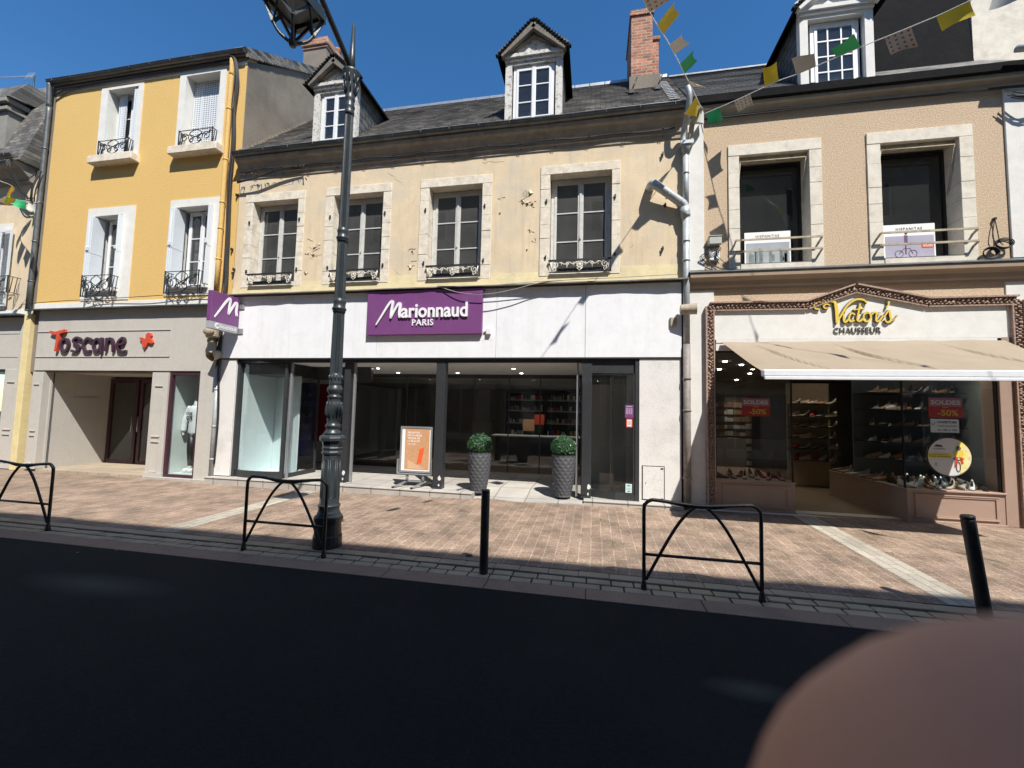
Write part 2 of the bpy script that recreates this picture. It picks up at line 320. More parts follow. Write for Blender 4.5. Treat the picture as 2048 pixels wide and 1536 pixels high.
def text_geo(txt, size=1.0, bold=0.0, ext=.01, space=1.0, shear=0.0):
    cu = bpy.data.curves.new('t', 'FONT'); cu.body = txt; cu.size = size; cu.extrude = ext/2; cu.offset = bold; cu.space_character = space; cu.shear = shear; cu.resolution_u = 3
    o = bpy.data.objects.new('t', cu); col.objects.link(o)
    dg = bpy.context.evaluated_depsgraph_get(); dg.update(); me = bpy.data.meshes.new_from_object(o.evaluated_get(dg))
    vs = [tuple(v.co) for v in me.vertices]; fs = [tuple(p.vertices) for p in me.polygons]
    bpy.data.objects.remove(o); bpy.data.meshes.remove(me); bpy.data.curves.remove(cu)
    return vs, fs
def text(mb, txt, x, z, y, width=None, height=None, bold=0., ext=.01, align='l', space=1., shear=0., xf=None):
    vs, fs = text_geo(txt, 1., bold, ext, space, shear)
    if not vs: return
    a = min(v[0] for v in vs); b = max(v[0] for v in vs); c = min(v[1] for v in vs); d = max(v[1] for v in vs)
    sx = (width/(b-a)) if width else None; sz = (height/(d-c)) if height else None
    sx = sx or sz; sz = sz or sx
    ox = {'l': 0, 'c': -(b-a)*sx/2}[align]
    P = [(x+ox+(v[0]-a)*sx, y-v[2], z+(v[1]-c)*sz) for v in vs]
    if xf: P = [xf(p) for p in P]
    mb.add(P, fs)
def cr(pts, n=6):                                   # catmull-rom through points of any dimension
    out = []; P = [pts[0]]+list(pts)+[pts[-1]]
    for i in range(1, len(P)-2):
        for k in range(n):
            t = k/n; a, b, c, d = P[i-1], P[i], P[i+1], P[i+2]
            out.append(tuple(.5*((2*b[j])+(-a[j]+c[j])*t+(2*a[j]-5*b[j]+4*c[j]-d[j])*t*t+(-a[j]+3*b[j]-3*c[j]+d[j])*t**3) for j in range(len(b))))
    out.append(tuple(pts[-1])); return out
_z = [0.0]
def stroke(mb, pts, w, X, Z, S, y, ext=.03, sx=1., n=6, taper=0):
    """brush stroke: pts in letter units (x,y[,width factor]) turned into an extruded ribbon standing off the wall"""
    p3 = [(p[0], p[1], p[2] if len(p) > 2 else 1.) for p in pts]; c = cr(p3, n) if len(p3) > 2 else p3
    N = len(c); L_, R_ = [], []
    for i, p in enumerate(c):
        q = c[min(i+1, N-1)]; o = c[max(i-1, 0)]; dx, dy = q[0]-o[0], q[1]-o[1]; l = math.hypot(dx, dy) or 1; h = w*p[2]/2
        L_.append((p[0]-dy/l*h, p[1]+dx/l*h)); R_.append((p[0]+dy/l*h, p[1]-dx/l*h))
    def cap(i, s):
        p = c[i]; q = c[min(i+1, N-1)]; o = c[max(i-1, 0)]; a = math.atan2(q[1]-o[1], q[0]-o[0]); h = w*p[2]/2
        return [(p[0]+h*math.cos(a+s*(math.pi/2+math.pi*k/6)), p[1]+h*math.sin(a+s*(math.pi/2+math.pi*k/6))) for k in range(1, 6)]
    _z[0] = (_z[0]+.0004) % .006
    f = lambda q, d: (X+q[0]*S*sx, y-d, Z+q[1]*S)
    for i in range(N-1):
        e = ext+_z[0]+i*.00003
        A, B, Cc, Dd = L_[i], L_[i+1], R_[i+1], R_[i]
        mb.face([f(Dd, e), f(Cc, e), f(B, e), f(A, e)])
        mb.face([f(A, e), f(B, e), f(B, 0), f(A, 0)]); mb.face([f(Cc, e), f(Dd, e), f(Dd, 0), f(Cc, 0)])
    for i, sgn in ((0, 1), (N-1, -1)):
        k = cap(i, sgn); poly = [L_[i]]+k+[R_[i]] if sgn == 1 else [L_[i]]+k+[R_[i]]
        e = ext+_z[0]+i*.00003
        mb.face([f(q, e) for q in poly])
        for a, b in zip(poly[:-1], poly[1:]): mb.face([f(a, e), f(b, e), f(b, 0), f(a, 0)])
def spiral(cx, cz, r, turns, a0, sgn, y, n=22):
    return [(cx+r*(1-.82*t/n)*math.cos(a0+sgn*turns*2*math.pi*t/n), y, cz+r*(1-.82*t/n)*math.sin(a0+sgn*turns*2*math.pi*t/n)) for t in range(n+1)]
rnd = random.Random(7)
# ================================================================== GROUND
def gz(x, y):
    t = max(0, min(1, (y+3.3)/3.3)); k = max(0, min(1, (x+6)/7))
    return t*(.08*k+.02*max(0, min(1, (x-1)/3)))
def sheet(name, xs, ys, m, off=0.0, f=gz):
    b = MB(); nx, ny = len(xs), len(ys)
    vs = [(x, y, f(x, y)+off) for y in ys for x in xs]
    fs = [(j*nx+i, j*nx+i+1, (j+1)*nx+i+1, (j+1)*nx+i) for j in range(ny-1) for i in range(nx-1)]
    b.add(vs, fs, True); o = b.build(name, m, loc=(0, 0, 0)); return tag(o, kind='structure')
def fr(a, b, n): return [a+(b-a)*i/n for i in range(n+1)]
# two pale patches of reflected light painted into the asphalt colour
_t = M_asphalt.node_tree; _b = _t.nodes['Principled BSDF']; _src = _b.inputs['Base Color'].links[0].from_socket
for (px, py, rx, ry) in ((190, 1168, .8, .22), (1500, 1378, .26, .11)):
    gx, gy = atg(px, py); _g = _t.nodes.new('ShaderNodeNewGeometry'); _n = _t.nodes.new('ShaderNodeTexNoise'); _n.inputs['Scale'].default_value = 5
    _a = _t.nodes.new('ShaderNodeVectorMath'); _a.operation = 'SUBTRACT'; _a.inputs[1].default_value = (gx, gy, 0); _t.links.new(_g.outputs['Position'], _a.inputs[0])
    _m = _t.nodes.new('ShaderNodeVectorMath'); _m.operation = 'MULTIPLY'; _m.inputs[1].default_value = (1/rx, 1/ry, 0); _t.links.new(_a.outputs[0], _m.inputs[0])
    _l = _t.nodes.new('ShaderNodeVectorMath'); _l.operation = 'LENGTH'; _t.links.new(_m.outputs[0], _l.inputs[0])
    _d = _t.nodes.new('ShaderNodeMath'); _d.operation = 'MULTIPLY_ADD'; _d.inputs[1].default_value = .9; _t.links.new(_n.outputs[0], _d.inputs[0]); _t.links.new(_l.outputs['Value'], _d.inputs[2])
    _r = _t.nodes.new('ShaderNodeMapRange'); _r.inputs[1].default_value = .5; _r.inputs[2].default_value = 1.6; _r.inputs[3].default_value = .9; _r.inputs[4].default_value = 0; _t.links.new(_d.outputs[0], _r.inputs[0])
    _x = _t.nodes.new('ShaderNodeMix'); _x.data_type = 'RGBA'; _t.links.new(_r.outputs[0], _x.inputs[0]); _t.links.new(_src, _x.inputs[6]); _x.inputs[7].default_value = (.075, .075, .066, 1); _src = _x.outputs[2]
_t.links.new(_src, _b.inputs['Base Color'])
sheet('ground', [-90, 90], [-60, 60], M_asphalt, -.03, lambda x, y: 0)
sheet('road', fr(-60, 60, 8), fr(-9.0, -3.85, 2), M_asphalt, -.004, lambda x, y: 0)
sheet('pavement', fr(-40, 30, 70), fr(-3.19, .05, 8), M_paver, 0)
sheet('far_pavement', [-40, 30], [-10.6, -9.0], M_paver, .02, lambda x, y: 0)
sheet('gutter_bed', fr(-40, 30, 10), [-3.9, -3.1], M_joint, -.012, lambda x, y: 0)
# rows of real setts between pavement and asphalt
b = MB(); b.use(M_sett)
for (ya, yb, L0, ph) in ((-3.325, -3.19, .30, 0),):
    x = -24+ph
    while x < 16:
        l = L0*rnd.uniform(.9, 1.15); h = rnd.uniform(-.002, .002); b.box(x, x+l-.005, ya, yb-.004, -.05, .0+h, .004); x += l
for (ya, yb, ph) in ((-3.475, -3.352, 0), (-3.61, -3.485, .11)):
    x = -24+ph
    while x < 16:
        l = rnd.uniform(.19, .265); h = rnd.uniform(-.008, -.001); j = rnd.uniform(-.004, .004)
        b.box(x, x+l-.014, ya+j, yb+j-.012, -.06, h, .007, rz=rnd.uniform(-.012, .012)); x += l
tag(b.build('gutter_setts', loc=(0, -3.4, 0)), kind='structure')
b = MB(); x = -24
while x < 16:
    l = rnd.uniform(.75, 1.1); b.box(x, x+l-.007, -3.855, -3.618, -.06, -.002+rnd.uniform(-.002, .002), .005); x += l
tag(b.build('kerb_slabs', M_pinkgranite, loc=(0, -3.7, 0)), kind='structure')
sheet('pale_paving_band', [3.16, 3.33, 3.50], fr(-3.185, -.15, 6), M_paleband, .004)
sheet('pale_paving_band', [-5.62, -5.45, -5.28], fr(-3.185, -.25, 6), M_paleband, .004)
# ================================================================== helpers for houses
def casement(par, x0, x1, z0, z1, y, m, glass=None, rows=3, leaf=True, fw=.045, cols=1, room=True, curtain=False):
    b = MB(); t = .05
    b.ring((x0, x1, z0, z1), (x0+fw, x1-fw, z0+fw, z1-fw), y, y+.06)
    a, c, d, e = x0+fw, x1-fw, z0+fw, z1-fw; mid = (a+c)/2; bars = .022
    leaves = [(a, mid-.004), (mid+.004, c)] if leaf else [(a, c)]
    for i, (l, r) in enumerate(leaves):
        b.ring((l+.003, r-.003, d+.003, e-.003), (l+.05, r-.05, d+.075, e-.05), y-.012, y+.03)
        for k in range(1, rows):
            zz = d+.06+(e-d-.11)*k/rows; b.box(l+.05, r-.05, y-.006, y+.024, zz-bars/2, zz+bars/2)
        for k in range(1, cols):
            xx = l+.05+(r-l-.1)*k/cols; b.box(xx-bars/2, xx+bars/2, y-.004, y+.022, d+.075, e-.05)
    if leaf: b.box(mid-.022, mid+.022, y-.028, y-.013, d+.004, e-.004); b.box(mid-.012, mid+.012, y-.05, y-.029, (d+e)/2-.25, (d+e)/2-.19)
    w_ = b.build('window', m, par)
    g = MB()
    for l, r in leaves: g.box(l+.05, r-.05, y+.006, y+.010, d+.07, e-.05)
    g.build('pane', glass or M_glass, w_)
    if curtain:
        c_ = MB(); n = 36
        for (l, r) in ((x0+.03, mid-.06), (mid+.06, x1-.03)):
            vs = []; 
            for k in range(n+1):
                xx = l+(r-l)*k/n; yy = y+.16+.018*math.sin(k*1.9+l*7)
                vs += [(xx, yy, z0+.02), (xx, yy, z1-.02)]
            c_.add(vs, [(2*k, 2*k+2, 2*k+3, 2*k+1) for k in range(n)], True)
        c_.build('net_curtain', M_curtain, w_)
    return w_
def surround(par, o, i, m, y=-.02, d=.24, name='window_surround'):
    b = MB(); bl = m == M_oldstone or m == M_stone
    if bl:      # individual quoin stones, slightly uneven
        zz = o[2]
        while zz < i[3]-.02:
            h = min(rnd.uniform(.26, .42), i[3]-zz); 
            if i[3]-(zz+h) < .12: h = i[3]-zz
            for (a, c) in ((o[0], i[0]), (i[1], o[1])): b.box(a, c, y+rnd.uniform(-.004, .004), y+d, zz+.002, zz+h-.002, .004)
            zz += h
        b.box(o[0], o[1], y-.003, y+d, i[3]+.001, o[3], .005)
        if i[2] > o[2]+.01: b.box(i[0]+.001, i[1]-.001, y-.01, y+d, o[2], i[2], .005)
    else: b.ring(o, i, y, y+d)
    return b.build(name, m, par)
def room_box(par, x0, x1, z0, z1, y0=.36, y1=2.8, m=None):
    b = MB(); m = m or M_roomdark
    b.face([(x0, y1, z0), (x1, y1, z0), (x1, y1, z1), (x0, y1, z1)][::-1]); b.face([(x0, y0, z0), (x0, y1, z0), (x0, y1, z1), (x0, y0, z1)]); b.face([(x1, y0, z0), (x1, y0, z1), (x1, y1, z1), (x1, y1, z0)])
    b.face([(x0, y0, z0), (x1, y0, z0), (x1, y1, z0), (x0, y1, z0)]); b.face([(x0, y0, z1), (x0, y1, z1), (x1, y1, z1), (x1, y0, z1)])
    return b.build('room_interior', m, par)
def scroll_rail(par, x0, x1, z0, z1, y, proj, feet=False):
    b = MB(); r = .0095
    for z in (z0, z1): b.tube([(x0, 0, z), (x0, y-proj, z), (x1, y-proj, z), (x1, 0, z)], .009, 6)
    for x in (x0, x1): b.box(x-.009, x+.009, y-proj-.009, y-proj+.009, z0-.02, z1+.02)
    w_ = x1-x0; h = z1-z0; Y = y-proj; c = (x0+x1)/2; zc = (z0+z1)/2
    for s in (-1, 1):
        b.tube(spiral(c+s*w_*.32, zc-h*.02, h*.34, 1.5, R(200) if s > 0 else R(-20), -s, Y), r, 5)
        b.tube(spiral(c+s*w_*.12, zc-h*.18, h*.2, 1.3, R(90), s, Y), r, 5)
        b.tube([(c+s*w_*(.46-.4*t), Y, z1-h*(.08+.55*t+.25*math.sin(t*math.pi*2)*.5)) for t in fr(0, 1, 10)], r, 5)
        b.tube(spiral(c+s*w_*.42, zc+h*.25, h*.12, 1.1, R(0), s, Y, 12), r, 5)
    b.tube([(c+w_*.18*math.sin(t*math.pi*2), Y, z0+h*t) for t in fr(0, 1, 14)], r, 5); b.tube([(c-w_*.18*math.sin(t*math.pi*2), Y, z0+h*t) for t in fr(0, 1, 14)], r, 5)
    for x in (x0, x1):
        for t in (.35, .7): b.tube([(x, Y*t-.02, z0), (x, Y*t+.02, z1)], r, 5)
    return b.build('railing', M_iron, par)
def gutter(b, x0, x1, y, z, r=.075, n=8):           # half-round gutter open at top
    seg = fr(x0, x1, max(2, int((x1-x0)/.5)))
    for R_, fl in ((r, 1), (r-.006, -1)):
        vs = []; 
        for x in seg:
            zz = z+.006*math.sin(x*1.7)
            for k in range(n+1): a = math.pi*k/n; vs.append((x, y-R_*math.cos(a), zz-R_*math.sin(a)))
        fs = [((i*(n+1)+k), (i*(n+1)+k+1), ((i+1)*(n+1)+k+1), ((i+1)*(n+1)+k))[::fl] for i in range(len(seg)-1) for k in range(n)]
        b.add(vs, fs, True)
    b.tube([(x, y-r, z+.006*math.sin(x*1.7)) for x in seg], .011, 6)
    for x in fr(x0+.2, x1-.2, max(1, int((x1-x0)/.62))):
        b.tube([(x, y-r*1.06*math.cos(a), z-r*1.06*math.sin(a)) for a in fr(0, math.pi, 6)], .006, 4)
    for x in (x0, x1): b.face([(x, y-r*math.cos(math.pi*k/n), z-r*math.sin(math.pi*k/n)) for k in range(n+1)])
def cornice(b, x0, x1, prof):                       # prof: list of (y,z) closed polygon
    n = len(prof); vs = [(x0, y, z) for y, z in prof]+[(x1, y, z) for y, z in prof]
    b.add(vs, [tuple(range(n)), tuple(range(2*n-1, n-1, -1))]+[(i, i+n, (i+1) % n+n, (i+1) % n) for i in range(n)])
def slab_roof(b, x0, x1, y0, z0, y1, z1, t=.06):
    d = Vector((0, y1-y0, z1-z0)).normalized(); nrm = Vector((0, -d.z, d.y)); 
    pts = [(y0, z0), (y1, z1), (y1+nrm.y*t, z1+nrm.z*t), (y0+nrm.y*t, z0+nrm.z*t)]
    cornice(b, x0, x1, pts)
def roof(par, x0, x1, y0, z0, y1, z1, m, back=True, name='roof'):
    b = MB(); N = int((x1-x0)/.5)+2
    # gently uneven slate courses: each course is a thin tilted strip
    L_ = math.hypot(y1-y0, z1-z0); nc = int(L_/.11); dy, dz = (y1-y0)/nc, (z1-z0)/nc; l = math.hypot(dy, dz); ny, nz = -dz/l, dy/l
    xs = fr(x0, x1, N); vs = []; fs = []
    for i in range(nc+1):
        for x in xs:
            wv = .004*noise.noise(Vector((x*.8, i*.21, 0)))
            for k, lift in ((0, .010), (1, 0.0)):
                pass
            vs.append((x, y0+dy*i+ny*(.014+wv), z0+dz*i+nz*(.014+wv))); vs.append((x, y0+dy*i+ny*(.002+wv), z0+dz*i+nz*(.002+wv)))
    W_ = len(xs)
    for i in range(nc):
        for j in range(W_-1):
            a = (i*W_+j)*2; bq = a+2; c = ((i+1)*W_+j)*2; dd = c+2
            fs.append((a, bq, dd+1, c+1)); fs.append((a+1, bq+1, bq, a))
    b.add(vs, fs); slab_roof(b, x0, x1, y0, z0-.09, y1, z1-.09)
    if back: slab_roof(b, x0, x1, y1+(y1-y0), z0-.09, y1, z1-.03)
    return b.build(name, m, par)
def pipe(par, pts, r, m, name='downpipe', rings=(), n=12, top=True):
    b = MB(); b.tube(cr(pts, 5) if len(pts) > 2 else pts, r, n)
    for z in rings:
        for (p, q) in zip(pts[:-1], pts[1:]):
            if min(p[2], q[2]) <= z <= max(p[2], q[2]) and abs(p[2]-q[2]) > .2:
                t = (z-p[2])/(q[2]-p[2]); c = (p[0]+(q[0]-p[0])*t, p[1]+(q[1]-p[1])*t, z)
                b.lathe([(-.018, r*1.02), (-.016, r*1.16), (.016, r*1.16), (.018, r*1.02)], c, n); b.box(c[0]-.01, c[0]+.01, c[1], max(.0, c[1]+.03), z-.01, z+.01)
    return b.build(name, m, par)
def dormer(par, cx, w_, z0, zs, za, y, m_front, ywin, ridge_back, cols=1, open_w=None, tri_m=None):
    """gabled dormer: face at y, sill z0, eaves zs, apex za"""
    hw = w_/2; d_ = tag(bpy.data.objects.new('dormer', None)); col.objects.link(d_)
    W = Vector(par['_w']); d_.location = Vector((cx, y, z0))-W; d_['_w'] = (cx, y, z0); d_.parent = par; d_.empty_display_size = .1
    ow = hw-.13
    b = MB(); b.wall(cx-hw, cx+hw, z0, zs, y, y+.12, [(cx-ow, cx+ow, z0-.01, zs-.17)])
    b.box(cx-hw-.03, cx+hw+.03, y-.07, y+.05, zs-.05, zs+.03, .006); b.box(cx-hw-.01, cx+hw+.01, y-.035, y+.05, zs-.11, zs-.052, .005)
    b.prism([(cx-hw, zs+.032), (cx+hw, zs+.032), (cx, za-.12)], y+.005, y+.1)
    b.build('dormer_front', m_front, d_)
    for s in (-1, 1):
        b = MB(); b.obox((cx+s*(hw+.09), y-.09, zs-.02), (cx, y-.09, za-.07), .15, .12, up=(0, -1, 0))
        b.obox((cx+s*(hw+.0), y-.03, zs+.035), (cx, y-.03, za-.2), .08, .07, up=(0, -1, 0)); b.build('bargeboard', M_rake if m_front is not M_whitewash else M_whitewash, d_)
    for s in (-1, 1): b = MB(); b.box(cx+s*(hw-.03), cx+s*hw-s*.001, y+.12, ridge_back, z0-.2, zs); b.build('dormer_cheek', M_slatey, d_)
    b = MB(); sl_ = (za-zs)/hw
    for s in (-1, 1):
        e = cx+s*(hw+.14); ez = zs-.14*sl_+.05
        p = [(e, ez), (cx, za), (cx, za+.05), (e, ez+.05)]
        b.prism(p if s < 0 else p[::-1], y-.16, ridge_back+.1)
        for k in range(14):      # ragged slate edge
            t = k/14; b.box(e+(cx-e)*t-.035, e+(cx-e)*t+.035, y-.168-rnd.random()*.008, y-.1, ez+(za-ez)*t+.035, ez+(za-ez)*t+.06+rnd.random()*.008)
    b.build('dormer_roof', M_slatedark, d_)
    b = MB(); b.box(cx-ow, cx+ow, y+.01, y+.1, z0-.03, z0+.01); b.build('dormer_sill', m_front, d_)
    ff = MB(); return d_, (cx-ow, cx+ow, z0+.01, zs-.17)
def grand_window(dorm, r, y, m, cols=1, rows=3, leaf=True):
    x0, x1, z0, z1 = r; b = MB(); fw = .06
    b.ring(r, (x0+fw, x1-fw, z0+fw, z1-fw), y, y+.05); mid = (x0+x1)/2; a, c, d, e = x0+fw, x1-fw, z0+fw, z1-fw
    leaves = [(a, mid), (mid, c)] if leaf else [(a, c)]
    for l, q in leaves:
        b.ring((l+.002, q-.002, d+.002, e-.002), (l+.045, q-.045, d+.05, e-.045), y-.012, y+.03)
        for k in range(1, rows): zz = d+(e-d)*k/rows; b.box(l+.045, q-.045, y-.006, y+.02, zz-.011, zz+.011)
        for k in range(1, cols): xx = l+(q-l)*k/cols; b.box(xx-.011, xx+.011, y-.005, y+.019, d+.05, e-.045)
    if leaf: b.box(mid-.03, mid+.03, y-.03, y-.013, d, e)
    w_ = b.build('dormer_window', m, dorm)
    g = MB(); g.box(a+.01, c-.01, y+.008, y+.012, d+.01, e-.01); g.build('pane', M_glass, w_)
    g = MB(); g.box(x0, x1, y+.5, y+.53, z0-.1, z1+.1); g.build('room_interior', M_roomdark, w_)
def ledge(b, x0, x1, y0, y1, z0, z1, wav=.02, n=60, seed=1):   # zinc strip with a wavy dented front edge
    vs = []; 
    for i in range(n+1):
        x = x0+(x1-x0)*i/n; o = wav*noise.noise(Vector((x*.9, seed, 0)))+wav*.4*noise.noise(Vector((x*3.1, seed, 0)))
        vs += [(x, y0+o, z0), (x, y1, z0+.03), (x, y1, z1+.02), (x, y0+o, z1)]
    fs = []
    for i in range(n):
        a = i*4; c = a+4
        for k in range(4): fs.append((a+k, a+(k+1) % 4, c+(k+1) % 4, c+k))
    b.add(vs, fs+[(0, 1, 2, 3), (4*n+3, 4*n+2, 4*n+1, 4*n)])
# ================================================================== YELLOW HOUSE
YH = thing('yellow_house', (-10.7, 0, 0), 'three storey ochre yellow rendered house with white window surrounds above a grey clothes shop front', 'house')
YX0, YX1 = -13.52, -7.88
wU = [(-12.05, -10.78, 7.47, 9.42, -11.84, -10.92), (-9.71, -8.42, 7.6, 9.47, -9.53, -8.58)]
wL = [(-12.12, -10.71, 4.08, 6.35, -11.9, -11.05), (-9.70, -8.31, 4.12, 6.38, -9.53, -8.52)]
holes = [(w_[0], w_[1], w_[2], w_[3]) for w_ in wU+wL]
b = MB(); b.wall(YX0, YX1, 3.98, 9.75, 0, .3, holes); b.build('wall', M_yellow, YH)
b = MB(); b.wall(YX0, YX1, 9.485, 9.70, -.012, .0, []); b.build('white_frieze', M_trim, YH)
g = MB(); g.prism([(.004, 6.5), (6.8, 6.5), (6.8, 9.3), (2.9, 11.55), (.004, 9.55)], YX1+.0, YX1+.02, 'x'); g.build('gable_wall', M_graywall, YH)
b = MB(); b.wall(YX0, YX1, 2.36, 3.98, .0, .3); b.box(YX0-.2, YX0, .0, 6.8, 0, 9.7); b.box(YX0, YX1, 6.6, 6.8, 0, 9.7); b.build('back_wall', M_graywall, YH)
b = MB(); slab_roof(b, YX0-.1, YX1+.06, -.09, 9.70, 2.9, 11.62, .1); slab_roof(b, YX0-.1, YX1+.06, 7, 9.5, 2.9, 11.62, .1)
for k in range(40):
    t = k/40; b.box(YX1+.021, YX1+.075+.012*rnd.random(), -.08+2.98*t, -.08+2.98*t+.07, 9.62+1.93*t-.03, 9.66+1.93*t+.05)
b.build('roof', M_slate, YH)
b = MB(); gutter(b, YX0-.12, YX1+.03, -.115, 9.74, .072); b.build('gutter', M_zinc, YH)
b = MB(); b.box(YX0-.05, YX1+.02, -.10, .0, 9.63, 9.67, .008); b.box(YX0-.02, YX1+.01, -.05, 0, 9.57, 9.62, .01)
b.build('eaves_board', M_graywall, YH)
# chimney behind the gable
ch = MB(); cxa, cza = at(610, 100, 2.6); cxb, _ = at(655, 100, 2.6); ch.use(M_graywall); ch.box(cxa, cxb, 2.55, 3.5, 9.9, 12.2)
ch.use(M_brick); ch.box(cxa-.03, cxb+.03, 2.52, 3.55, 12.2, 12.27, .01); ch.box(cxa-.06, cxb+.06, 2.48, 3.6, 12.27, 12.50, .02); ch.lathe([(0, .12), (.25, .10), (.27, .12), (.3, .12)], (cxb-.15, 3.3, 12.5), 12)
ch.build('chimney', None, YH)
for i, (ox0, ox1, oz0, oz1, ix0, ix1) in enumerate(wU):
    it = 9.36 if i == 0 else 9.41; zs_ = 7.6
    surround(YH, (ox0, ox1, oz0-.0, oz1), (ix0, ix1, zs_-.02, it), M_trim, -.02, .32)
    b = MB(); b.box(ox0+.01, ox1+.05, -.2, .05, 7.40, 7.585, .012); b.build('window_sill', M_oldstone, YH)
    scroll_rail(YH, ix0+(.01, .05)[i], ix1-(.02, -.02)[i], 7.62, 7.96, -.02, .11)
    casement(YH, ix0, ix1, 7.62, it, .24, M_white, curtain=(i == 0))
    sh = MB()
    def folded(sh, x0, x1, y, z0, z1, yaw=0.0, cx=None):
        n = 2; 
        sh.use(M_shut); sh.box(x0, x1, y, y+.02, z0, z1, .003)
        nc = max(2, int(abs(x1-x0)/.062)); sh.use(M_slot)
        for c in range(nc):
            xx = x0+(x1-x0)*(c+.5)/nc
            k = 0; zz = z0+.06
            while zz < z1-.05: sh.box(xx-.017, xx+.017, y-.0025, y+.0, zz, zz+.016); zz += .052
        sh.use(M_shut)
        for x in fr(x0, x1, 4): sh.box(x-.006, x+.006, y-.008, y, z0, z1)
    if i == 1: folded(sh, ix0+.02, ix1-.005, .2, 7.62, it-.01)
    else:
        folded(sh, ix0+.12, ix0+.34, .17, 7.62, it-.02)
        # right stack of leaves seen edge on
        sh.use(M_shut)
        for k in range(4): sh.box(ix1-.03-.035*k, ix1-.012-.035*k, .02, .2, 7.62, it-.02, .003)
        folded(sh, ix1-.14, ix1-.02, .015, 7.62, it-.02)
    sh.build('shutter', None, YH)
for i, (ox0, ox1, oz0, oz1, ix0, ix1) in enumerate(wL):
    it = 6.15 if i == 0 else 6.2; zs_ = 4.32
    surround(YH, (ox0, ox1, oz0, oz1), (ix0, ix1, zs_, it), M_trim, -.02, .32)
    b = MB(); b.box(ix0-.03, ix1+.03, -.09, .1, zs_-.05, zs_+.012, .008); b.build('window_sill', M_trim, YH)
    scroll_rail(YH, ix0+(.04, .05)[i], ix1+(.03, -.06)[i], 4.14, 4.62, -.02, .17)
    casement(YH, ix0+.12, ix1-.1, zs_+.01, it-.02, .22, M_white, curtain=True)
    for s, xx in ((-1, ix0), (1, ix1)):
        sh = MB(); 
        for k in range(3):
            a = xx+s*(.02)-s*.03*k
            sh.box(a-.012, a+.012, -.13+.02*k, .18, zs_+.03, it-.04, .003)
            sh.box(a-.016, a+.016, -.13+.02*k, .18, zs_+.9, zs_+.93)
        sh.tube([(xx, -.1, zs_+.1), (xx, -.1, it-.1)], .008, 6); sh.box(xx-.03, xx+.03, -.14, -.1, zs_+.95, zs_+1.03)
        sh.build('shutter', M_shut, YH)
room_box(YH, YX0+.05, YX1-.05, 3.98, 6.9); room_box(YH, YX0+.05, YX1-.05, 7.0, 9.44)
# shopfront of the clothes shop
TX = dict(p1=(-13.30, -12.97), op=(-12.97, -9.77), p2=(-9.77, -9.34), wd=(-9.34, -8.50), p3=(-8.50, -8.02))
b = MB(); b.use(M_greyfront)
b.box(-13.30, -8.02, -.045, .0, 2.40, 3.86)
for z in (2.71, 3.32):     # inset groove lines as thin raised/recessed beads
    b.box(-13.30, -9.36, -.056, -.044, z+.006, z+.02)
b.box(-9.372, -9.36, -.056, -.044, 2.71, 3.325)
b.use(M_slot)
for z in (2.705, 3.315): b.box(-13.30, -9.375, -.0475, -.0448, z-.012, z+.005)
b.build('shop_fascia', None, YH)
b = MB(); ledge(b, -13.55, -8.0, -.19, .0, 3.84, 3.87, .006, 40, 3); b.build('zinc_ledge', M_zinc, YH)
b = MB(); b.box(-13.52, YX1, -.03, .0, 3.905, 4.04, .004); b.build('white_band', M_trim, YH)
def pilaster(par, x0, x1, z0, z1, m, y=-.06):
    b = MB(); b.box(x0, x1, y, .12, z0, z1, .004); b.box(x0-.012, x1+.012, y-.02, .1, z0, z0+.12, .004)
    w_ = x1-x0; hh = (z1-z0)
    for a, c in ((.13, .62), (.66, .95)) if 1 else ():
        za, zb = z1-hh*c+.02, z1-hh*a+.14*0
        b.ring((x0+w_*.22, x1-w_*.22, za, zb), (x0+w_*.22+.018, x1-w_*.22-.018, za+.018, zb-.018), y-.009, y)
        for z in (za, zb): b.box(x0+w_*.25, x1-w_*.25, y-.022, y-.008, z-.013, z+.013, .003)
    return b.build('pilaster', m, par)
pilaster(YH, *TX['p1'], .05, 2.36, M_greyfront); pilaster(YH, *TX['p2'], .02, 2.36, M_greyfront)
b = MB(); b.box(*TX['p3'], -.05, .12, .02, 2.40, .004); b.build('pilaster', M_greyfront, YH)
b = MB(); b.box(-9.80, -8.0, -.09, .0, -.02, .05, .006); b.build('plinth', M_stepstone, YH)
b = MB(); b.box(-13.0, -12.975, .0, 1.5, .0, 2.38); b.box(-9.76, -9.735, .0, 1.5, .0, 2.38); b.box(-13.0, -9.735, .05, 1.5, 2.37, 2.40); b.box(-12.974, -12.955, .09, .13, .02, 2.36)
b.build('entrance_wall', M_greyfront, YH)
b = MB(); b.use(M_slot); b.box(-12.972, -12.955, .14, .16, .02, 2.36); b.build('shutter_rail', None, YH)
b = MB(); b.box(-13.0, -9.75, -.03, 1.5, -.05, .045); 
b.build('entrance_floor', tilemat('beige_floor_tile', (.40, .325, .235), .3, .3, (.2, .17, .13), .03, plane='xy', off=0, var=.06, grain=.15, wob=0), YH)
# aubergine doors
d_ = MB(); yd = 1.38
for (a, c) in ((-12.95, -12.0), (-11.93, -10.95), (-10.9, -9.76)): d_.ring((a, c, .045, 2.30), (a+.09, c-.09, .14, 2.20), yd, yd+.06)
dr = d_.build('entrance_door', M_aubframe, YH)
g = MB()
for (a, c) in ((-12.95, -12.0), (-11.93, -10.95), (-10.9, -9.76)): g.box(a+.08, c-.08, yd+.02, yd+.026, .13, 2.21)
g.build('pane', M_shopglass, dr)
b = MB()
for k in range(2): b.tube([(-12.1+.2*k, yd-.04, .9), (-12.1+.2*k, yd-.04, 1.3)], .012, 8)
b.build('door_handle', M_alu, dr)
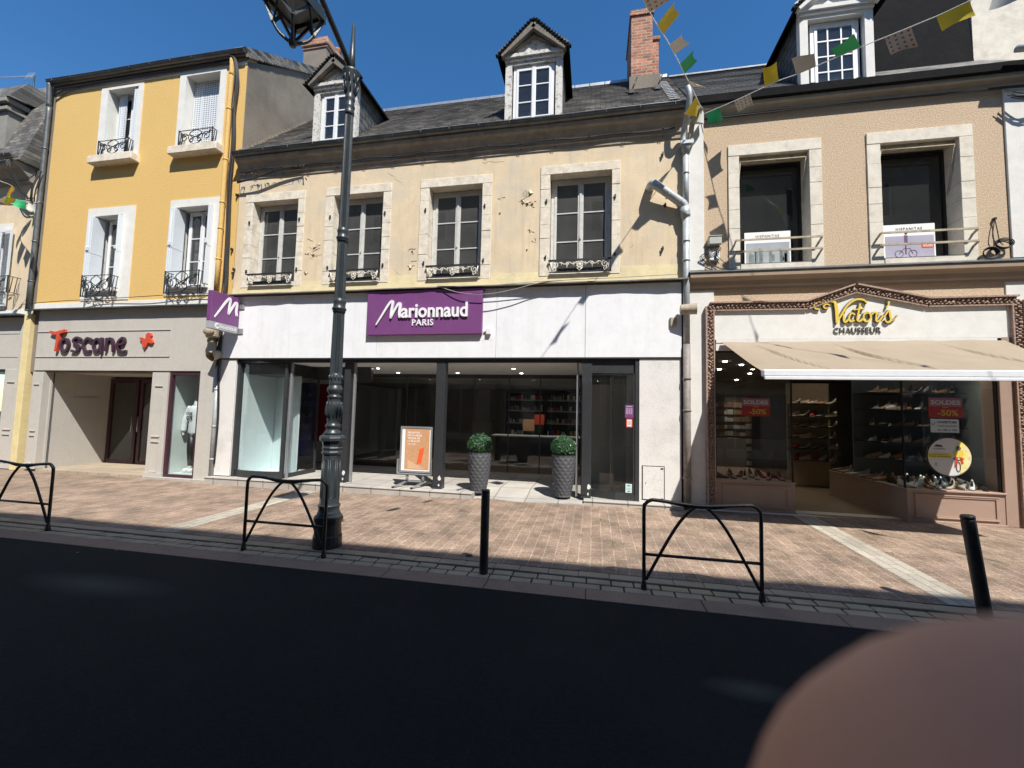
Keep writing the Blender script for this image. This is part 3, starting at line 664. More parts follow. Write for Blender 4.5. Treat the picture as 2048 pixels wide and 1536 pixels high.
# faint small name on the entrance side wall
b = MB(); text(b, 'Toscane', 0, 0, 0, width=.62, height=.1, bold=.01, ext=.004, xf=lambda p: (-12.955-p[1]*1+0, .55+p[0]*1.0, 1.72+p[2])); b.build('wall_lettering', M_greyfront, YH)
# shop interior
b = MB(); b.use(M_roomdark); x0, x1 = -13.0, -8.05
b.box(x0, x1, 5.5, 5.55, 0, 2.5); b.box(x0, x1, 1.5, 5.5, -.02, .04); b.box(x0, x1, 1.5, 5.5, 2.5, 2.55); b.box(x0-.04, x0, 1.5, 5.5, 0, 2.5); b.box(x1, x1+.04, 0, 5.5, 0, 2.5); b.box(-9.74, -8.1, .75, .78, 0, 2.5)
b.build('shop_interior', None, YH)
# display window
b = MB(); b.ring((-9.33, -8.505, .05, 2.36), (-9.27, -8.56, .11, 2.31), -.02, .05); wf = b.build('display_window', M_aubframe, YH)
g = MB(); g.box(-9.28, -8.55, .012, .018, .1, 2.32); g.build('pane', M_shopglass, wf)
M_mint = mat('pale_mint_panel', (.62, .68, .66), .6, .03)
b = MB(); b.box(-9.3, -8.5, .68, .70, .12, 2.4); b.box(-9.33, -9.31, .05, .7, .12, 2.4); b.box(-8.49, -8.47, .05, .7, .12, 2.4); b.box(-9.3, -8.5, .05, .7, .06, .12); b.build('display_panel', M_mint, YH)
# Toscane sign
TS = thing('shop_sign', (-11.2, -.05, 3.05), 'Toscane lettering, orange red T with rounded aubergine letters and butterfly on grey fascia', 'sign')
b = MB(); S = .42; X0, Z0 = -12.80, 2.84; y = -.05
for st in ([(0.0, 1.13), (.3, 1.06, 1.15), (.62, 1.12, 1.2), (.95, 1.2, .9)], [(.52, 1.08, 1.1), (.5, .6, 1.15), (.44, .02, .9)]): stroke(b, st, .155, X0, Z0, S, y, .06, 1.1)
b.build('letter_t', M_red, TS)
b = MB(); LX = X0+.28
def ring_pts(cx, cy, rx, ry, a0=90, a1=450, n=14): return [(cx+rx*math.cos(R(a)), cy+ry*math.sin(R(a))) for a in fr(a0, a1, n)]
G_ = {'o': ([ring_pts(.36, .38, .26, .36)], .85), 's': ([[(.60, .70, .9), (.36, .80, .9), (.12, .62, .9), (.34, .42, .95), (.58, .22, .9), (.36, .0, .9), (.04, .06, .9)]], .74), 'c': ([[(.62, .66), (.36, .74), (.12, .4), (.3, .02), (.68, .02)]], .78),
      'a': ([ring_pts(.32, .36, .24, .34, 20, 380), [(.6, .72), (.62, .3), (.64, -.16, .8)]], .86), 'n': ([[(.12, .7), (.12, .35), (.1, .0)], [(.12, .42), (.32, .72), (.52, .5), (.6, -.02)]], .78), 'e': ([[(.1, .36), (.5, .46), (.42, .74), (.12, .46), (.22, .02), (.7, .0)]], .8)}
cx = 0
for c_ in 'oscane':
    ss, adv = G_[c_]
    for st in ss: stroke(b, st, .135, LX+cx*S*1.0, Z0-.0, S, y, .05, 1.04, 5)
    cx += adv
b.build('letters', M_aub, TS)
b = MB(); bx, bz = -10.05, 3.08
pts_ = [(1785, 740), (1800, 733), (1850, 745), (1862, 765), (1868, 700), (1895, 674), (1925, 680), (1936, 715), (1922, 742), (1940, 765), (1955, 800), (1935, 815), (1895, 800), (1880, 830), (1860, 858), (1838, 880), (1828, 845), (1812, 812), (1818, 785), (1795, 765)]
b.prism([at(p[0]/6.4, 560+p[1]/6.4, -.09) for p in pts_][::-1], -.095, -.045)
b.build('butterfly', M_red, TS)
# mannequin
MN = thing('mannequin', (-8.98, .36, .12), 'white headless shop mannequin in a white printed sweater and black trousers', 'mannequin')
MX = -8.98
b = MB(); b.lathe([(0, .07), (.05, .06), (.12, .045), (.14, .048)], (MX, .36, 1.62), 14)
for s in (-1, 1): b.ell((MX+s*.07-.02, .30, .17), .045, .11, .05, 10, 7); b.tube([(MX+s*.07, .36, .17), (MX+s*.07, .37, .32)], [.04, .045], 10)
b.ell((MX-.27, .32, 1.0), .03, .03, .07, 8, 6); b.build('body', M_white, MN)
b = MB(); b.lathe([(.0, .13), (.08, .165), (.3, .155), (.45, .17), (.58, .19), (.66, .15), (.7, .075)], (MX, .36, .95), 18)
b.v = [(x, .36+(y_-.36)*.62, z) for x, y_, z in b.v]
for s in (-1, 1): b.tube(cr([(MX+s*.15, .36, 1.6), (MX+s*.22, .36, 1.45), (MX+s*.26, .33, 1.25), (MX+s*.27, .32, 1.04)], 4), [.07]*4+[.065]*4+[.055]*5, 10)
b.build('sweater', mat('white_knit', (.72, .76, .78), .9, .08, 40, .3, 120), MN)
b = MB()
for s in (-1, 1): b.tube([(MX+s*.07, .36, 1.0), (MX+s*.08, .36, .6), (MX+s*.07, .37, .27)], [.095, .075, .055], 12)
b.build('trousers', M_black, MN)
b = MB(); text(b, 'STZ', MX-.06, 1.42, .36-.118, width=.17, height=.06, bold=.01, ext=.004, align='c'); text(b, '05', MX-.05, 1.31, .36-.118, width=.16, height=.09, bold=.02, ext=.004, align='c'); b.build('print', M_black, MN)
# ================================================================== BEIGE HOUSE (perfume shop below)
BH = thing('beige_house', (-3.2, 0, 0), 'beige peeling two storey house with slate roof and dormers above a white fronted perfume shop', 'house')
BX0, BX1 = -7.86, 1.56
wins = [(-7.66, -6.17, 4.3, 6.35, -7.46, -6.33), (-5.66, -4.15, 4.3, 6.35, -5.47, -4.33), (-3.51, -2.01, 4.3, 6.35, -3.32, -2.20), (-1.04, .45, 4.3, 6.4, -.86, .30)]
b = MB(); b.wall(BX0, BX1, 4.02, 7.25, 0, .32, [(w_[0]+.005, w_[1]-.005, 4.2, w_[3]-.005) for w_ in wins]); b.build('wall', M_beige, BH)
b = MB()
b.wall(BX0, BX1, 4.04, 4.24, -.012, -.001, []); 
for i, w_ in enumerate(wins):
    xr = wins[i+1][0] if i < 3 else BX1
    b.wall(w_[1]+.02, xr-.02, 4.24, 4.33+.04*(i % 2), -.008, -.001) 
b.build('cream_band', M_cream, BH)
for i, (ox0, ox1, oz0, oz1, ix0, ix1) in enumerate(wins):
    it = 6.17 if i < 3 else 6.23
    surround(BH, (ox0, ox1, 4.24, oz1), (ix0, ix1, 4.24, it), M_oldstone, -.018, .3)
    b = MB(); b.box(ix0+.001, ix1-.001, -.03, .3, 4.245, 4.275, .006); b.build('window_sill', M_oldstone, BH)
    casement(BH, ix0+.01, ix1-.01, 4.28, it-.01, .2, mat('dull_white_wood', (.56, .555, .52), .7, .1, 12, .2, 50, dirt=.3, dscale=7), M_oldglass, fw=.06, curtain=False)
    for s, x in ((-1, ix0-.06), (1, ix1+.06)):
        for z in (4.6, 5.7): b = MB(); b.box(x-.012, x+.012, -.045, -.01, z-.03, z+.035); b.box(x-.03, x+.01, -.035, -.02, z-.008, z+.008); b.build('hinge', M_iron, BH)
    # cast iron window guard, cream with dark rail
    b = MB(); x0, x1 = ix0+.0, ix1-.0; yy = -.06
    b.use(M_iron); b.box(x0, x1, yy-.02, yy+.02, 4.50, 4.53); b.box(x0+.02, x1-.02, yy-.012, yy+.012, 4.285, 4.30)
    b.box(x0+.1, x1-.1, .0, .02, 4.30, 4.38)
    b.use(M_stone); Wd = x1-x0; c = (x0+x1)/2
    for s in (-1, 1):
        b.tube(spiral(c+s*Wd*.40, 4.42, .07, 1.4, R(90), s, yy, 16), .011, 5); b.tube(spiral(c+s*Wd*.41, 4.34, .045, 1.2, R(-90), -s, yy, 12), .01, 5)
        b.tube([(c+s*Wd*.47, yy, 4.5), (c+s*Wd*.44, yy, 4.3)], .013, 5)
        b.tube([(c+s*Wd*(.34-.3*t), yy, 4.455+.022*math.sin(t*14)) for t in fr(0, 1, 16)], .011, 5)
        for (u, zz, r_0) in ((.2, 4.44, .038), (.09, 4.45, .026), (.29, 4.46, .022)):
            for k in range(4): a = k*math.pi/2; b.ell((c+s*Wd*u+r_0*.6*math.cos(a), yy, zz+r_0*.6*math.sin(a)), r_0*.5, .012, r_0*.5, 6, 4)
            b.tube([(c+s*Wd*u, yy, zz-r_0), (c+s*Wd*u, yy, zz-r_0*2.1)], .006, 4)
    for k in range(9): a = 2*math.pi*k/9; b.ell((c+.05*math.cos(a), yy, 4.42+.055*math.sin(a)), .02, .014, .02, 6, 4)
    b.ell((c, yy, 4.42), .03, .02, .04, 8, 5); b.tube([(c-.05, yy, 4.36), (c, yy, 4.31), (c+.05, yy, 4.36)], .009, 5)
    b.build('railing', None, BH)
room_box(BH, BX0+.03, BX1-.05, 4.05, 6.9)
b = MB(); b.box(BX0, BX1, 6.75, 6.95, 0, 7.0); b.build('back_wall', M_graywall, BH)
b = MB(); cornice(b, BX0+.01, BX1, [(.001, 6.72), (-.02, 6.72), (-.025, 6.80), (-.05, 6.82), (-.055, 6.90), (-.085, 6.94), (-.13, 7.02), (-.18, 7.05), (-.19, 7.135), (.001, 7.135)]); b.build('cornice', mat('sooty_cornice_stone', (.38, .32, .245), .9, .15, 5, .3, 40, dirt=.6, dscale=3, dcol=(.08, .07, .06)), BH)
b = MB(); gutter(b, BX0+.0, BX1+.02, -.21, 7.22, .08); b.build('gutter', M_zinc, BH)
roof(BH, BX0+.02, BX1+.1, -.17, 7.24, 2.25, 9.76, M_slate)
b = MB(); 
for x in fr(BX0+.05, BX1+.1, 26)[:-1]: b.box(x, x+.352, 2.19, 2.32, 9.70, 9.785+rnd.uniform(-.003, .003), .005)
b.build('ridge_cap', M_alu, BH)
# flashing against the gable
b = MB()
for k in range(22):
    t = k/22; yy = -.2+2.2*t; z = 7.27+(yy+.17)*1.045; b.box(BX0+.005, BX0+.05+.05*rnd.random(), yy, yy+.085, z-.03, z+.035+.02*rnd.random())
b.build('gable_flashing', M_graywall, BH)
D1, r1 = dormer(BH, -5.59, 1.04, 7.40, 8.72, 9.26, .02, M_oldwhite, None, 1.5)
grand_window(D1, (r1[0]+.03, r1[1]-.03, r1[2], r1[3]), .07, M_white)
D2, r2 = dormer(BH, -1.23, 1.14, 7.40, 8.76, 9.36, .02, M_oldwhite, None, 1.5)
grand_window(D2, (r2[0]+.03, r2[1]-.03, r2[2], r2[3]), .07, M_white)
# brick chimney
cx0, cx1 = at(1262, 100, 1.45)[0], at(1303, 100, 1.45)[0]
b = MB(); b.use(M_brick); b.box(cx0, cx1+.02, 1.42, 2.6, 8.6, 10.62); b.box(cx1+.021, cx1+.16, 1.5, 2.6, 8.6, 10.05)
b.box(cx0-.03, cx1+.05, 1.39, 2.63, 10.62, 10.69); b.box(cx0-.01, cx1+.03, 1.41, 2.61, 10.69, 10.76); b.box(cx1, cx1+.19, 1.47, 2.6, 10.05, 10.12)
b.use(M_mould if 0 else M_graywall); b.box(cx0-.04, cx1+.18, 1.36, 1.42, 8.7, 9.14)
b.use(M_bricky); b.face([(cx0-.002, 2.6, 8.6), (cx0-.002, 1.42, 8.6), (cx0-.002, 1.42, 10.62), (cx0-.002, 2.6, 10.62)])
b.build('chimney', None, BH)
b = MB()                                        # roof hooks and ladder by the chimney
for (px, py) in ((1238, 182), (1312, 172)):
    d = ray(px, py); t = (7.6-CAM.z+(.35+CAM.y)*1.0)/(d.z-d.y) if 0 else None
for (x, y_) in ((.72, .92), (1.25, 1.0)):
    z = y_*1.04+7.44; b.box(x-.05, x+.05, y_-.06, y_+.05, z-.02, z+.07); b.tube([(x, y_, z+.05), (x+.12, y_+.02, z+.38)], .014, 6); b.tube([(x-.14, y_-.05, z), (x+.14, y_, z+.01)], .012, 5)
b.build('roof_hook', M_black, BH)
b = MB(); b.obox((BX1-.16, 1.5, 9.03), (BX1-.10, .1, 7.57), .035, .02)
for k in range(12): t = k/11; b.box(BX1-.22, BX1-.04, 1.5-1.4*t-.012, 1.5-1.4*t+.012, 9.02-1.46*t, 9.04-1.46*t)
b.build('party_wall_flashing', M_zinc, BH)
# wall scars: plaster flakes lifting from the wall
b = MB(); b.use(M_beige)
for k in range(26):
    x = rnd.uniform(-7.7, 1.4); z = rnd.uniform(4.4, 6.7)
    if any(w_[0]-.05 < x < w_[1]+.05 for w_ in wins) and z < 6.45: continue
    a_ = rnd.uniform(-1.2, 1.2); L0 = rnd.uniform(.12, .45); b.use(M_graywall); p = [(x+L0*math.cos(a_)*t+.02*rnd.uniform(-1, 1), z+L0*math.sin(a_)*t+.02*rnd.uniform(-1, 1)) for t in fr(0, 1, 7)]
    for q, r in zip(p[:-1], p[1:]): b.face([(q[0], -.003, q[1]-.0025), (r[0], -.003, r[1]-.0025), (r[0], -.003, r[1]+.0025), (q[0], -.003, q[1]+.0025)])
b.use(M_beige)
def flake(b, cx, cz, s, n=5):
    pts = [(cx+s*rnd.uniform(.5, 1)*math.cos(2*math.pi*k/n+rnd.random()*.6), cz+s*rnd.uniform(.4, 1)*math.sin(2*math.pi*k/n+rnd.random()*.6)) for k in range(n)]
    lift = [rnd.choice((.003, .003, .02, .035)) for _ in pts]
    b.face([(p[0], -l, p[1]) for p, l in zip(pts, lift)]); 
for (px, py, s) in ((632, 492, .08), (626, 507, .07), (615, 505, .06), (612, 546, .05), (640, 487, .05), (1050, 388, .10), (1062, 383, .08), (1056, 405, .05), (1045, 403, .05), (1066, 405, .05), (1003, 397, .04), (1060, 462, .04), (1068, 480, .06), (1055, 497, .03), (1000, 428, .03), (826, 505, .05), (822, 533, .05), (818, 500, .04), (1255, 535, .04)):
    x, z = at(px, py); flake(b, x, z, s)
b.use(M_joint)
for (px, py, L_, a) in ((632, 500, .2, .5), (1052, 395, .28, .6), (1058, 410, .22, -.5), (1062, 404, .2, .05), (1003, 396, .15, .2), (1062, 462, .14, -.3), (824, 498, .16, .03), (828, 522, .12, .1), (822, 532, .16, .15), (620, 480, .14, -.5), (614, 508, .1, 0), (612, 547, .1, .3), (1290, 540, .3, -.5)):
    x, z = at(px, py); p = [(x+L_*(t-.5), z+L_*a*(t-.5)+.02*(rnd.random()-.5)) for t in fr(0, 1, 6)]
    for q, r in zip(p[:-1], p[1:]): h = .004+.006*rnd.random(); b.face([(q[0], -.0035, q[1]-h), (r[0], -.0035, r[1]-h), (r[0], -.0035, r[1]+h*.3), (q[0], -.0035, q[1]+h*.3)])
b.build('peeling_render', None, BH)
for (px, py) in ((476, 392), (466, 500), (470, 540), (1325, 310), (1325, 498), (1330, 412), (468, 548), (866, 545), (1100, 530)):
    x, z = at(px, py); b = MB(); b.box(x-.012, x+.012, -.06, 0, z-.03, z+.03); b.box(x-.035, x+.02, -.035, -.02, z-.01, z+.006); b.build('wall_anchor', M_iron, BH)
# --- shop front
FT, FB = 4.0, 2.68
b = MB(); ledge(b, BX0-.1, BX1+.05, -.205, .0, FT+.035, FT+.055, .035, 90, 5); b.build('zinc_ledge', mat('old_zinc_ledge', (.20, .185, .16), .8, .3, 12, .3, 40, dirt=.5, dscale=5), BH)
seams = [-8.0, -6.26, -4.30, -1.835, -.16, BX1-.05]
b = MB()
for a, c in zip(seams[:-1], seams[1:]): b.box(a+.003, c-.003, -.075, -.02, FB, FT+.02, .003)
b.box(-3.4, -1.9, -.077, -.074, 3.02, 3.026); b.build('fascia_panel', M_panel, BH)
b = MB(); b.box(-8.0, BX1, -.02, .3, FB+.01, FT+.02); b.box(-7.6, .8, .0, .12, 2.60, FB+.0); b.build('fascia_backing', M_darkalu, BH)
b = MB(); b.box(-8.0, BX1, -.07, .04, FB-.022, FB-.002); b.build('fascia_trim', M_darkalu, BH)
b = MB(); b.box(-7.98, -7.60, -.05, .3, .16, 2.655, .005); b.build('pier', M_granite, BH)
b = MB(); b.wall(.80, BX1-.06, .14, 2.655, -.05, .3, []); b.build('pier', M_granite, BH)
b = MB(); b.box(.86, 1.21, -.06, -.049, .20, .76, .003); b.use(M_granite); mb_ = b
hb = b.build('meter_box_door', M_granite, BH)
b = MB(); b.ring((.845, 1.225, .185, .775), (.857, 1.213, .197, .763), -.056, -.0495); b.box(.90, .915, -.065, -.06, .47, .485); b.box(1.16, 1.2, -.068, -.06, .725, .745); b.box(1.16, 1.2, -.068, -.06, .205, .225); b.build('meter_box_trim', M_darkalu, hb)
# threshold: step at left, ramp in the middle, low step at right
b = MB(); b.box(-8.02, -2.18, -.22, 2.6, -.05, .125); b.box(-8.03, -2.175, -.235, 2.6, .125, .145, .004)
b.add([(-2.175, -.235, -.02), (-.15, -.235, -.0), (-.15, -.235, .085), (-2.175, -.235, .025), (-2.175, .55, .145), (-.15, .55, .145), (-2.175, 2.6, .145), (-.15, 2.6, .145)], [(0, 1, 2, 3), (3, 2, 5, 4), (4, 5, 7, 6)])
b.box(-.15, 1.5, -.22, 2.6, -.05, .125); b.box(-.155, 1.505, -.235, 2.6, .125, .145, .004)
stp = tilemat('grey_threshold_tile', (.42, .395, .355), .6, .6, (.22, .2, .17), .02, plane='xy', off=0, var=.05, grain=.12, dirt=.3, wob=0)
b.build('threshold', stp, BH)
# ceiling, porch and shop room
SX0, SX1 = -7.58, .78
M_ceil = mat('white_ceiling', (.62, .62, .62), .9, .03, 3)
b = MB(); b.box(SX0, SX1, .12, 4.0, 2.60, 2.64); b.build('ceiling', M_ceil, BH)
M_shopwall = mat('shop_wall_grey', (.38, .38, .38), .8, .05, 3)
b = MB(); b.use(M_shopwall); b.box(SX0-.1, SX0, .3, 9.0, .1, 2.64); b.box(SX1, SX1+.05, .3, 9.0, .1, 2.64); b.box(SX0, SX1, 8.9, 9.0, .1, 2.64)
b.use(M_roomdark); b.box(SX0, SX1, 4.0, 9.0, 2.45, 2.64); b.use(mat('dark_parquet', (.10, .06, .04), .45, .2, 8)); b.box(SX0, SX1, 2.6, 9.0, .1, .146)
b.build('shop_interior', None, BH)
lamp_m = mat('lit_downlight', (1, .96, .9), .5, 0, 1, emit=22)
for X in (-4.88, -3.3, -1.70, .1):
    for Y in (1.08, 2.1, 3.15):
        b = MB(); b.use(M_white); b.lathe([(-.012, .065), (0, .065)], (X, Y, 2.60), 16); b.use(lamp_m); b.lathe([(-.016, .035), (-.0125, .035)], (X, Y, 2.60), 16); dl_ = b.build('downlight', None, BH)
        if Y > 3: ld = bpy.data.lights.new('downlight_bulb', 'SPOT'); ld.energy = 14; ld.color = (1, .93, .85); ld.spot_size = R(120); ld.spot_blend = .8; ld.shadow_soft_size = .04; lo = bpy.data.objects.new('downlight_bulb', ld); col.objects.link(lo); lo.parent = dl_; lo.location = Vector((X, Y+1.2, 2.4))-Vector((-3.2, 0, 0))
# columns / posts
def chip(b, x, z, r, y):
    r *= .6
    n = 9; b.face([(x+r*rnd.uniform(.5, 1.1)*math.cos(-2*math.pi*k/n)*.6, y, z+r*rnd.uniform(.6, 1.1)*math.sin(-2*math.pi*k/n)) for k in range(n)])
for (a, c, y0, y1) in ((-3.03, -2.85, -.02, .16), (-.21, -.03, -.02, .16), (-5.06, -4.93, .05, .2)):
    b = MB(); b.use(M_darkalu); b.box(a, c, y0, y1, .14, 2.66, .004); b.use(mat('lighter_grey_cladding', (.032, .034, .037), .35, .1, 9)); b.box(a+.012, c-.012, y0-.012, y0-.001, .2, 2.2)
    b.use(M_granite); chip(b, c-.04, .35, .1, y0-.0135); chip(b, c-.05, .22, .05, y0-.0135); b.build('column', None, BH)
for x in (-6.35, -4.86, -.29): 
    b = MB(); b.box(x-.02, x+.02, .1, .16, .14, 2.6, .003); b.build('door_post', M_alu, BH)
# left bow window with sunlit white panels
b = MB()
bow = [(-7.56, .04), (-7.3, -.03), (-7.0, -.05), (-6.7, -.02), (-6.43, .06)]
for p, q in zip(bow[:-1], bow[1:]):
    b.obox((p[0], p[1]+.03, .22), (q[0], q[1]+.03, .22), .05, .14); b.obox((p[0], p[1]+.03, 2.62), (q[0], q[1]+.03, 2.62), .05, .08)
b.box(-7.6, -7.53, .0, .1, .145, 2.66, .004); b.box(-6.46, -6.40, .04, .12, .145, 2.66, .004)
for (a, c, y) in ((-6.44, -6.40, 1.1),): b.box(a, c, y, y+.05, .145, 2.6)
b.obox((-6.42, .1, .19), (-6.42, 1.1, .19), .05, .09)
wf = b.build('bow_window', M_darkalu, BH)
g = MB()
for p, q in zip(bow[:-1], bow[1:]): g.obox((p[0]+.002, p[1]+.03, 1.43), (q[0]-.002, q[1]+.03, 1.43), .008, 2.28)
g.obox((-6.42, .13, 1.4), (-6.42, 1.09, 1.4), .008, 2.3)
g.build('pane', M_shopglass, wf)
b = MB(); M_pale = mat('pale_blue_panel', (.66, .74, .75), .6, .02)
b.box(-7.52, -7.49, .1, 1.1, .15, 2.5); 
for k, (p, q) in enumerate((((-7.48, 1.05), (-7.05, .92)), ((-7.05, .92), (-6.95, .78)), ((-6.94, .80), (-6.5, .62)))): b.obox((p[0], p[1], 1.32), (q[0]-.004, q[1], 1.32), .03, 2.35)
b.box(-7.5, -6.5, .1, 1.1, .147, .17); b.build('display_panel', M_pale, BH)
b = MB(); b.box(-7.55, -6.42, .12, 1.1, 2.35, 2.58); b.box(-6.42, -4.95, .9, 1.0, 2.3, 2.6); b.build('display_soffit', M_darkalu, BH)
# glazed doors at the back of the porch
yd = 2.62
fb = MB()
for x in (-6.4, -4.86, -3.9, -3.0, -2.1, -1.3, -.3, .75): fb.box(x-.012, x+.012, yd, yd+.03, .15, 2.58)
fb.box(-6.4, .78, yd-.01, yd+.04, 2.5, 2.6); fb.box(-6.4, -4.8, yd, yd+.03, .15, .24)
dr = fb.build('glass_door', M_darkalu, BH)
g = MB(); g.box(-6.4, .78, yd+.01, yd+.018, .16, 2.5); g.build('pane', M_shopglass, dr)
# right faceted display
b = MB(); face_ = [(-.02, .12), (.02, .55), (.02, .55)]
rb = [(-.02, .16), (.38, -.02), (.76, -.02)]
for p, q in zip(rb[:-1], rb[1:]):
    b.obox((p[0], p[1]+.02, .21), (q[0], q[1]+.02, .21), .05, .13)
b.box(.73, .80, -.04, .06, .145, 2.66, .004); b.box(-.05, .78, .0, .3, 2.40, 2.60); b.box(.70, .73, -.02, .02, .28, 2.4)
wf = b.build('corner_window', M_darkalu, BH)
g = MB()
for p, q in zip(rb[:-1], rb[1:]): g.obox((p[0], p[1]+.02, 1.34), (q[0]-.003, q[1]+.02, 1.34), .008, 2.12)
g.build('pane', M_shopglass, wf)
b = MB(); b.box(.35, .40, .9, 1.3, .15, 2.4); b.box(-.1, .7, 1.6, 1.64, .15, 2.3); b.build('display_backing', M_roomdark, BH)
# roof edge cable run is a thing of its own below
# ---- furniture of the perfume shop
for i, (X, z) in enumerate(((-2.2, 0), (-.9, 0))):
    t = thing('shop_shelving', (X, 6.0, .146), ('left' if i == 0 else 'right')+' dark shelving unit with pale shelf edges at the back of the perfume shop', 'shelving', 'shelving units in the perfume shop')
    b = MB(); b.box(X-.62, X+.62, 6.2, 6.25, .146, 2.3); b.box(X-.64, X-.60, 5.85, 6.25, .146, 2.3); b.box(X+.60, X+.64, 5.85, 6.25, .146, 2.3); b.build('cabinet', M_black, t)
    for z in (.5, .9, 1.3, 1.7, 2.05):
        b = MB(); b.use(M_black); b.box(X-.6, X+.6, 5.85, 6.2, z, z+.02); b.use(M_alu); b.box(X-.6, X+.6, 5.84, 5.849, z-.01, z+.03); b.build('shelf', None, t)
        b = MB(); x = X-.56
        while x < X+.5:
            ww = rnd.uniform(.03, .09); hh = rnd.uniform(.08, .2); b.use(rnd.choice([M_paper, M_purple, M_red, M_stone, M_black, M_pink])); b.box(x, x+ww, 5.9, 6.0, z+.021, z+.02+hh, .006); x += ww+rnd.uniform(.01, .04)
        o = b.build('perfume_boxes', None, None); tag(o, '%s row of small perfume boxes on the %s shelving in the perfume shop' % ({.5: 'lowest', .9: 'second lowest', 1.3: 'middle', 1.7: 'second highest', 2.05: 'highest'}[z], 'left' if i == 0 else 'right'), 'boxes', 'rows of perfume boxes')
t = thing('shop_counter', (-1.6, 4.4, .146), 'long low white topped counter inside the perfume shop behind the planters', 'counter')
b = MB(); b.box(-2.9, -.2, 4.2, 4.7, .95, .99, .004); b.build('counter_top', M_paper, t); b = MB(); b.box(-2.8, -.3, 4.25, 4.65, .146, .95); b.build('cabinet', M_black, t)
b = MB(); b.use(M_red); b.box(-1.75, -1.45, 4.9, 4.95, 1.3, 1.6); b.use(M_board); b.box(-2.1, -1.75, 4.88, 4.95, 1.1, 1.45); tag(b.build('display_card', None), 'red and brown display card behind the counter of the perfume shop', 'display card')
b = MB(); b.box(-2.1, -1.5, 4.95, 4.98, .99, 1.6); tag(b.build('counter_panel', M_black), 'black panel standing on the perfume shop counter', 'panel')
# screens behind left glass
M_scr = mat('dark_screen', (.02, .02, .05), .15, .5, 2, c2=(.02, .03, .3), c2amt=.8, c2scale=1.5)
sx0, sz1 = at(562, 765, 1.3); sx1, sz0 = at(622, 914, 1.3); b = MB(); b.box(sx0, sx1, 1.3, 1.36, sz0, sz1, .01); tag(b.build('dark_poster_panel', M_scr), 'tall dark blue and black advertising panel behind the left bow window', 'panel')
sx0, sz1 = at(627, 768, 1.9); sx1, sz0 = at(668, 884, 1.9); b = MB(); b.box(sx0, sx1, 1.9, 1.94, sz0, sz1, .004); tag(b.build('red_poster', mat('deep_red_poster', (.12, .006, .008), .5, .1)), 'deep red poster panel in the perfume shop left of the lamp post', 'poster')
# ================================================================== SHOP SIGNS
MS = thing('shop_sign', (-3.3, -.1, 3.13), 'purple Marionnaud Paris sign panel with white raised letters on the white fascia', 'sign')
b = MB(); b.box(-4.49, -2.10, -.16, -.08, 3.13, 3.98, .004); b.box(-4.52, -2.07, -.17, -.078, 3.98, 4.01, .004); b.build('sign_panel', M_purple, MS)
b = MB(); y = -.16
def big_m(b, X, Z, S, y, e=.03):
    stroke(b, [(0, 0, .55), (.22, .35, .8), (.5, .8, 1), (.68, 1.02, 1.0), (.74, .95, 1.0), (.70, .6, 1.0), (.68, .3, 1.0)], .1, X, Z, S, y, e, 1., 6)
    stroke(b, [(.68, .3, 1), (.85, .62, 1), (1.02, .9, 1.05), (1.1, .86, 1.1), (1.08, .5, 1.15), (1.12, .28, 1.2)], .1, X, Z, S, y, e, 1., 6)
big_m(b, -4.265, 3.335, .45, y)
text(b, 'arionnaud', -3.74, 3.455, y-.02, width=1.36, height=.285, bold=.018, ext=.03)
b.build('letters', M_letter, MS)
b = MB(); text(b, 'PARIS', -3.51, 3.30, y-.01, width=.44, height=.125, bold=.012, ext=.02, space=1.15); b.build('small_letters', M_letter, MS)
b = MB(); b.box(-2.07, -1.98, -.11, -.08, 3.17, 3.20); b.box(-2.02, -1.93, -.14, -.076, 3.12, 3.23, .008); tag(b.build('junction_box', M_white), 'small white junction box at the right end of the purple sign', 'junction box')
# projecting blade sign
PSX = -7.585; t = thing('projecting_sign', (PSX, -.6, 3.2), 'purple and grey blade sign with white M sticking out above the clothes shop corner', 'sign')
ya, yb = -.80, -.13
b = MB(); b.box(PSX-.05, PSX+.05, ya, yb, 3.345, 3.965, .006); b.build('sign_panel', M_purple, t)
M_sgrey = mat('sign_grey', (.36, .36, .39), .5, .03)
b = MB(); b.box(PSX-.05, PSX+.05, ya, yb, 3.195, 3.343, .004); b.build('lower_panel', M_sgrey, t)
fx = lambda p: (PSX+.05-(p[1]), ya+.02+(p[0]), p[2])
b = MB(); q = MB(); big_m(q, .0, 0, .52, 0, .006); q.v = [(PSX+.05-p[1], ya+.09+p[0]*.90, 3.44+p[2]*.86) for p in q.v]; b.add(q.v, [f[::-1] for f in q.f])
n = 20; b.add([(PSX+.054, ya+.16+.06*math.cos(2*math.pi*k/n), 3.27+.06*math.sin(2*math.pi*k/n)) for k in range(n)], [tuple(range(n))])
q = MB(); text(q, 'Institut', 0, 0, 0, width=.40, height=.10, bold=.003, ext=.004); b.add([(PSX+.054-p[1]*.5, ya+.24+p[0], 3.235+p[2]*.85) for p in q.v], q.f)
q = MB(); big_m(q, 0, 0, .07, 0, .003); b2 = MB(); b.build('letters', M_letter, t)
b2.add([(PSX+.056-p[1], ya+.12+p[0], 3.235+p[2]) for p in q.v], [f[::-1] for f in q.f]); b2.build('small_emblem', M_sgrey, t)
b = MB()
for z in (3.80, 3.26): b.box(PSX-.02, PSX+.02, yb, -.08, z-.02, z+.02); b.box(PSX-.02, PSX+.14, -.095, -.076, z-.06, z+.06, .003)
b.build('bracket', M_alu, t)
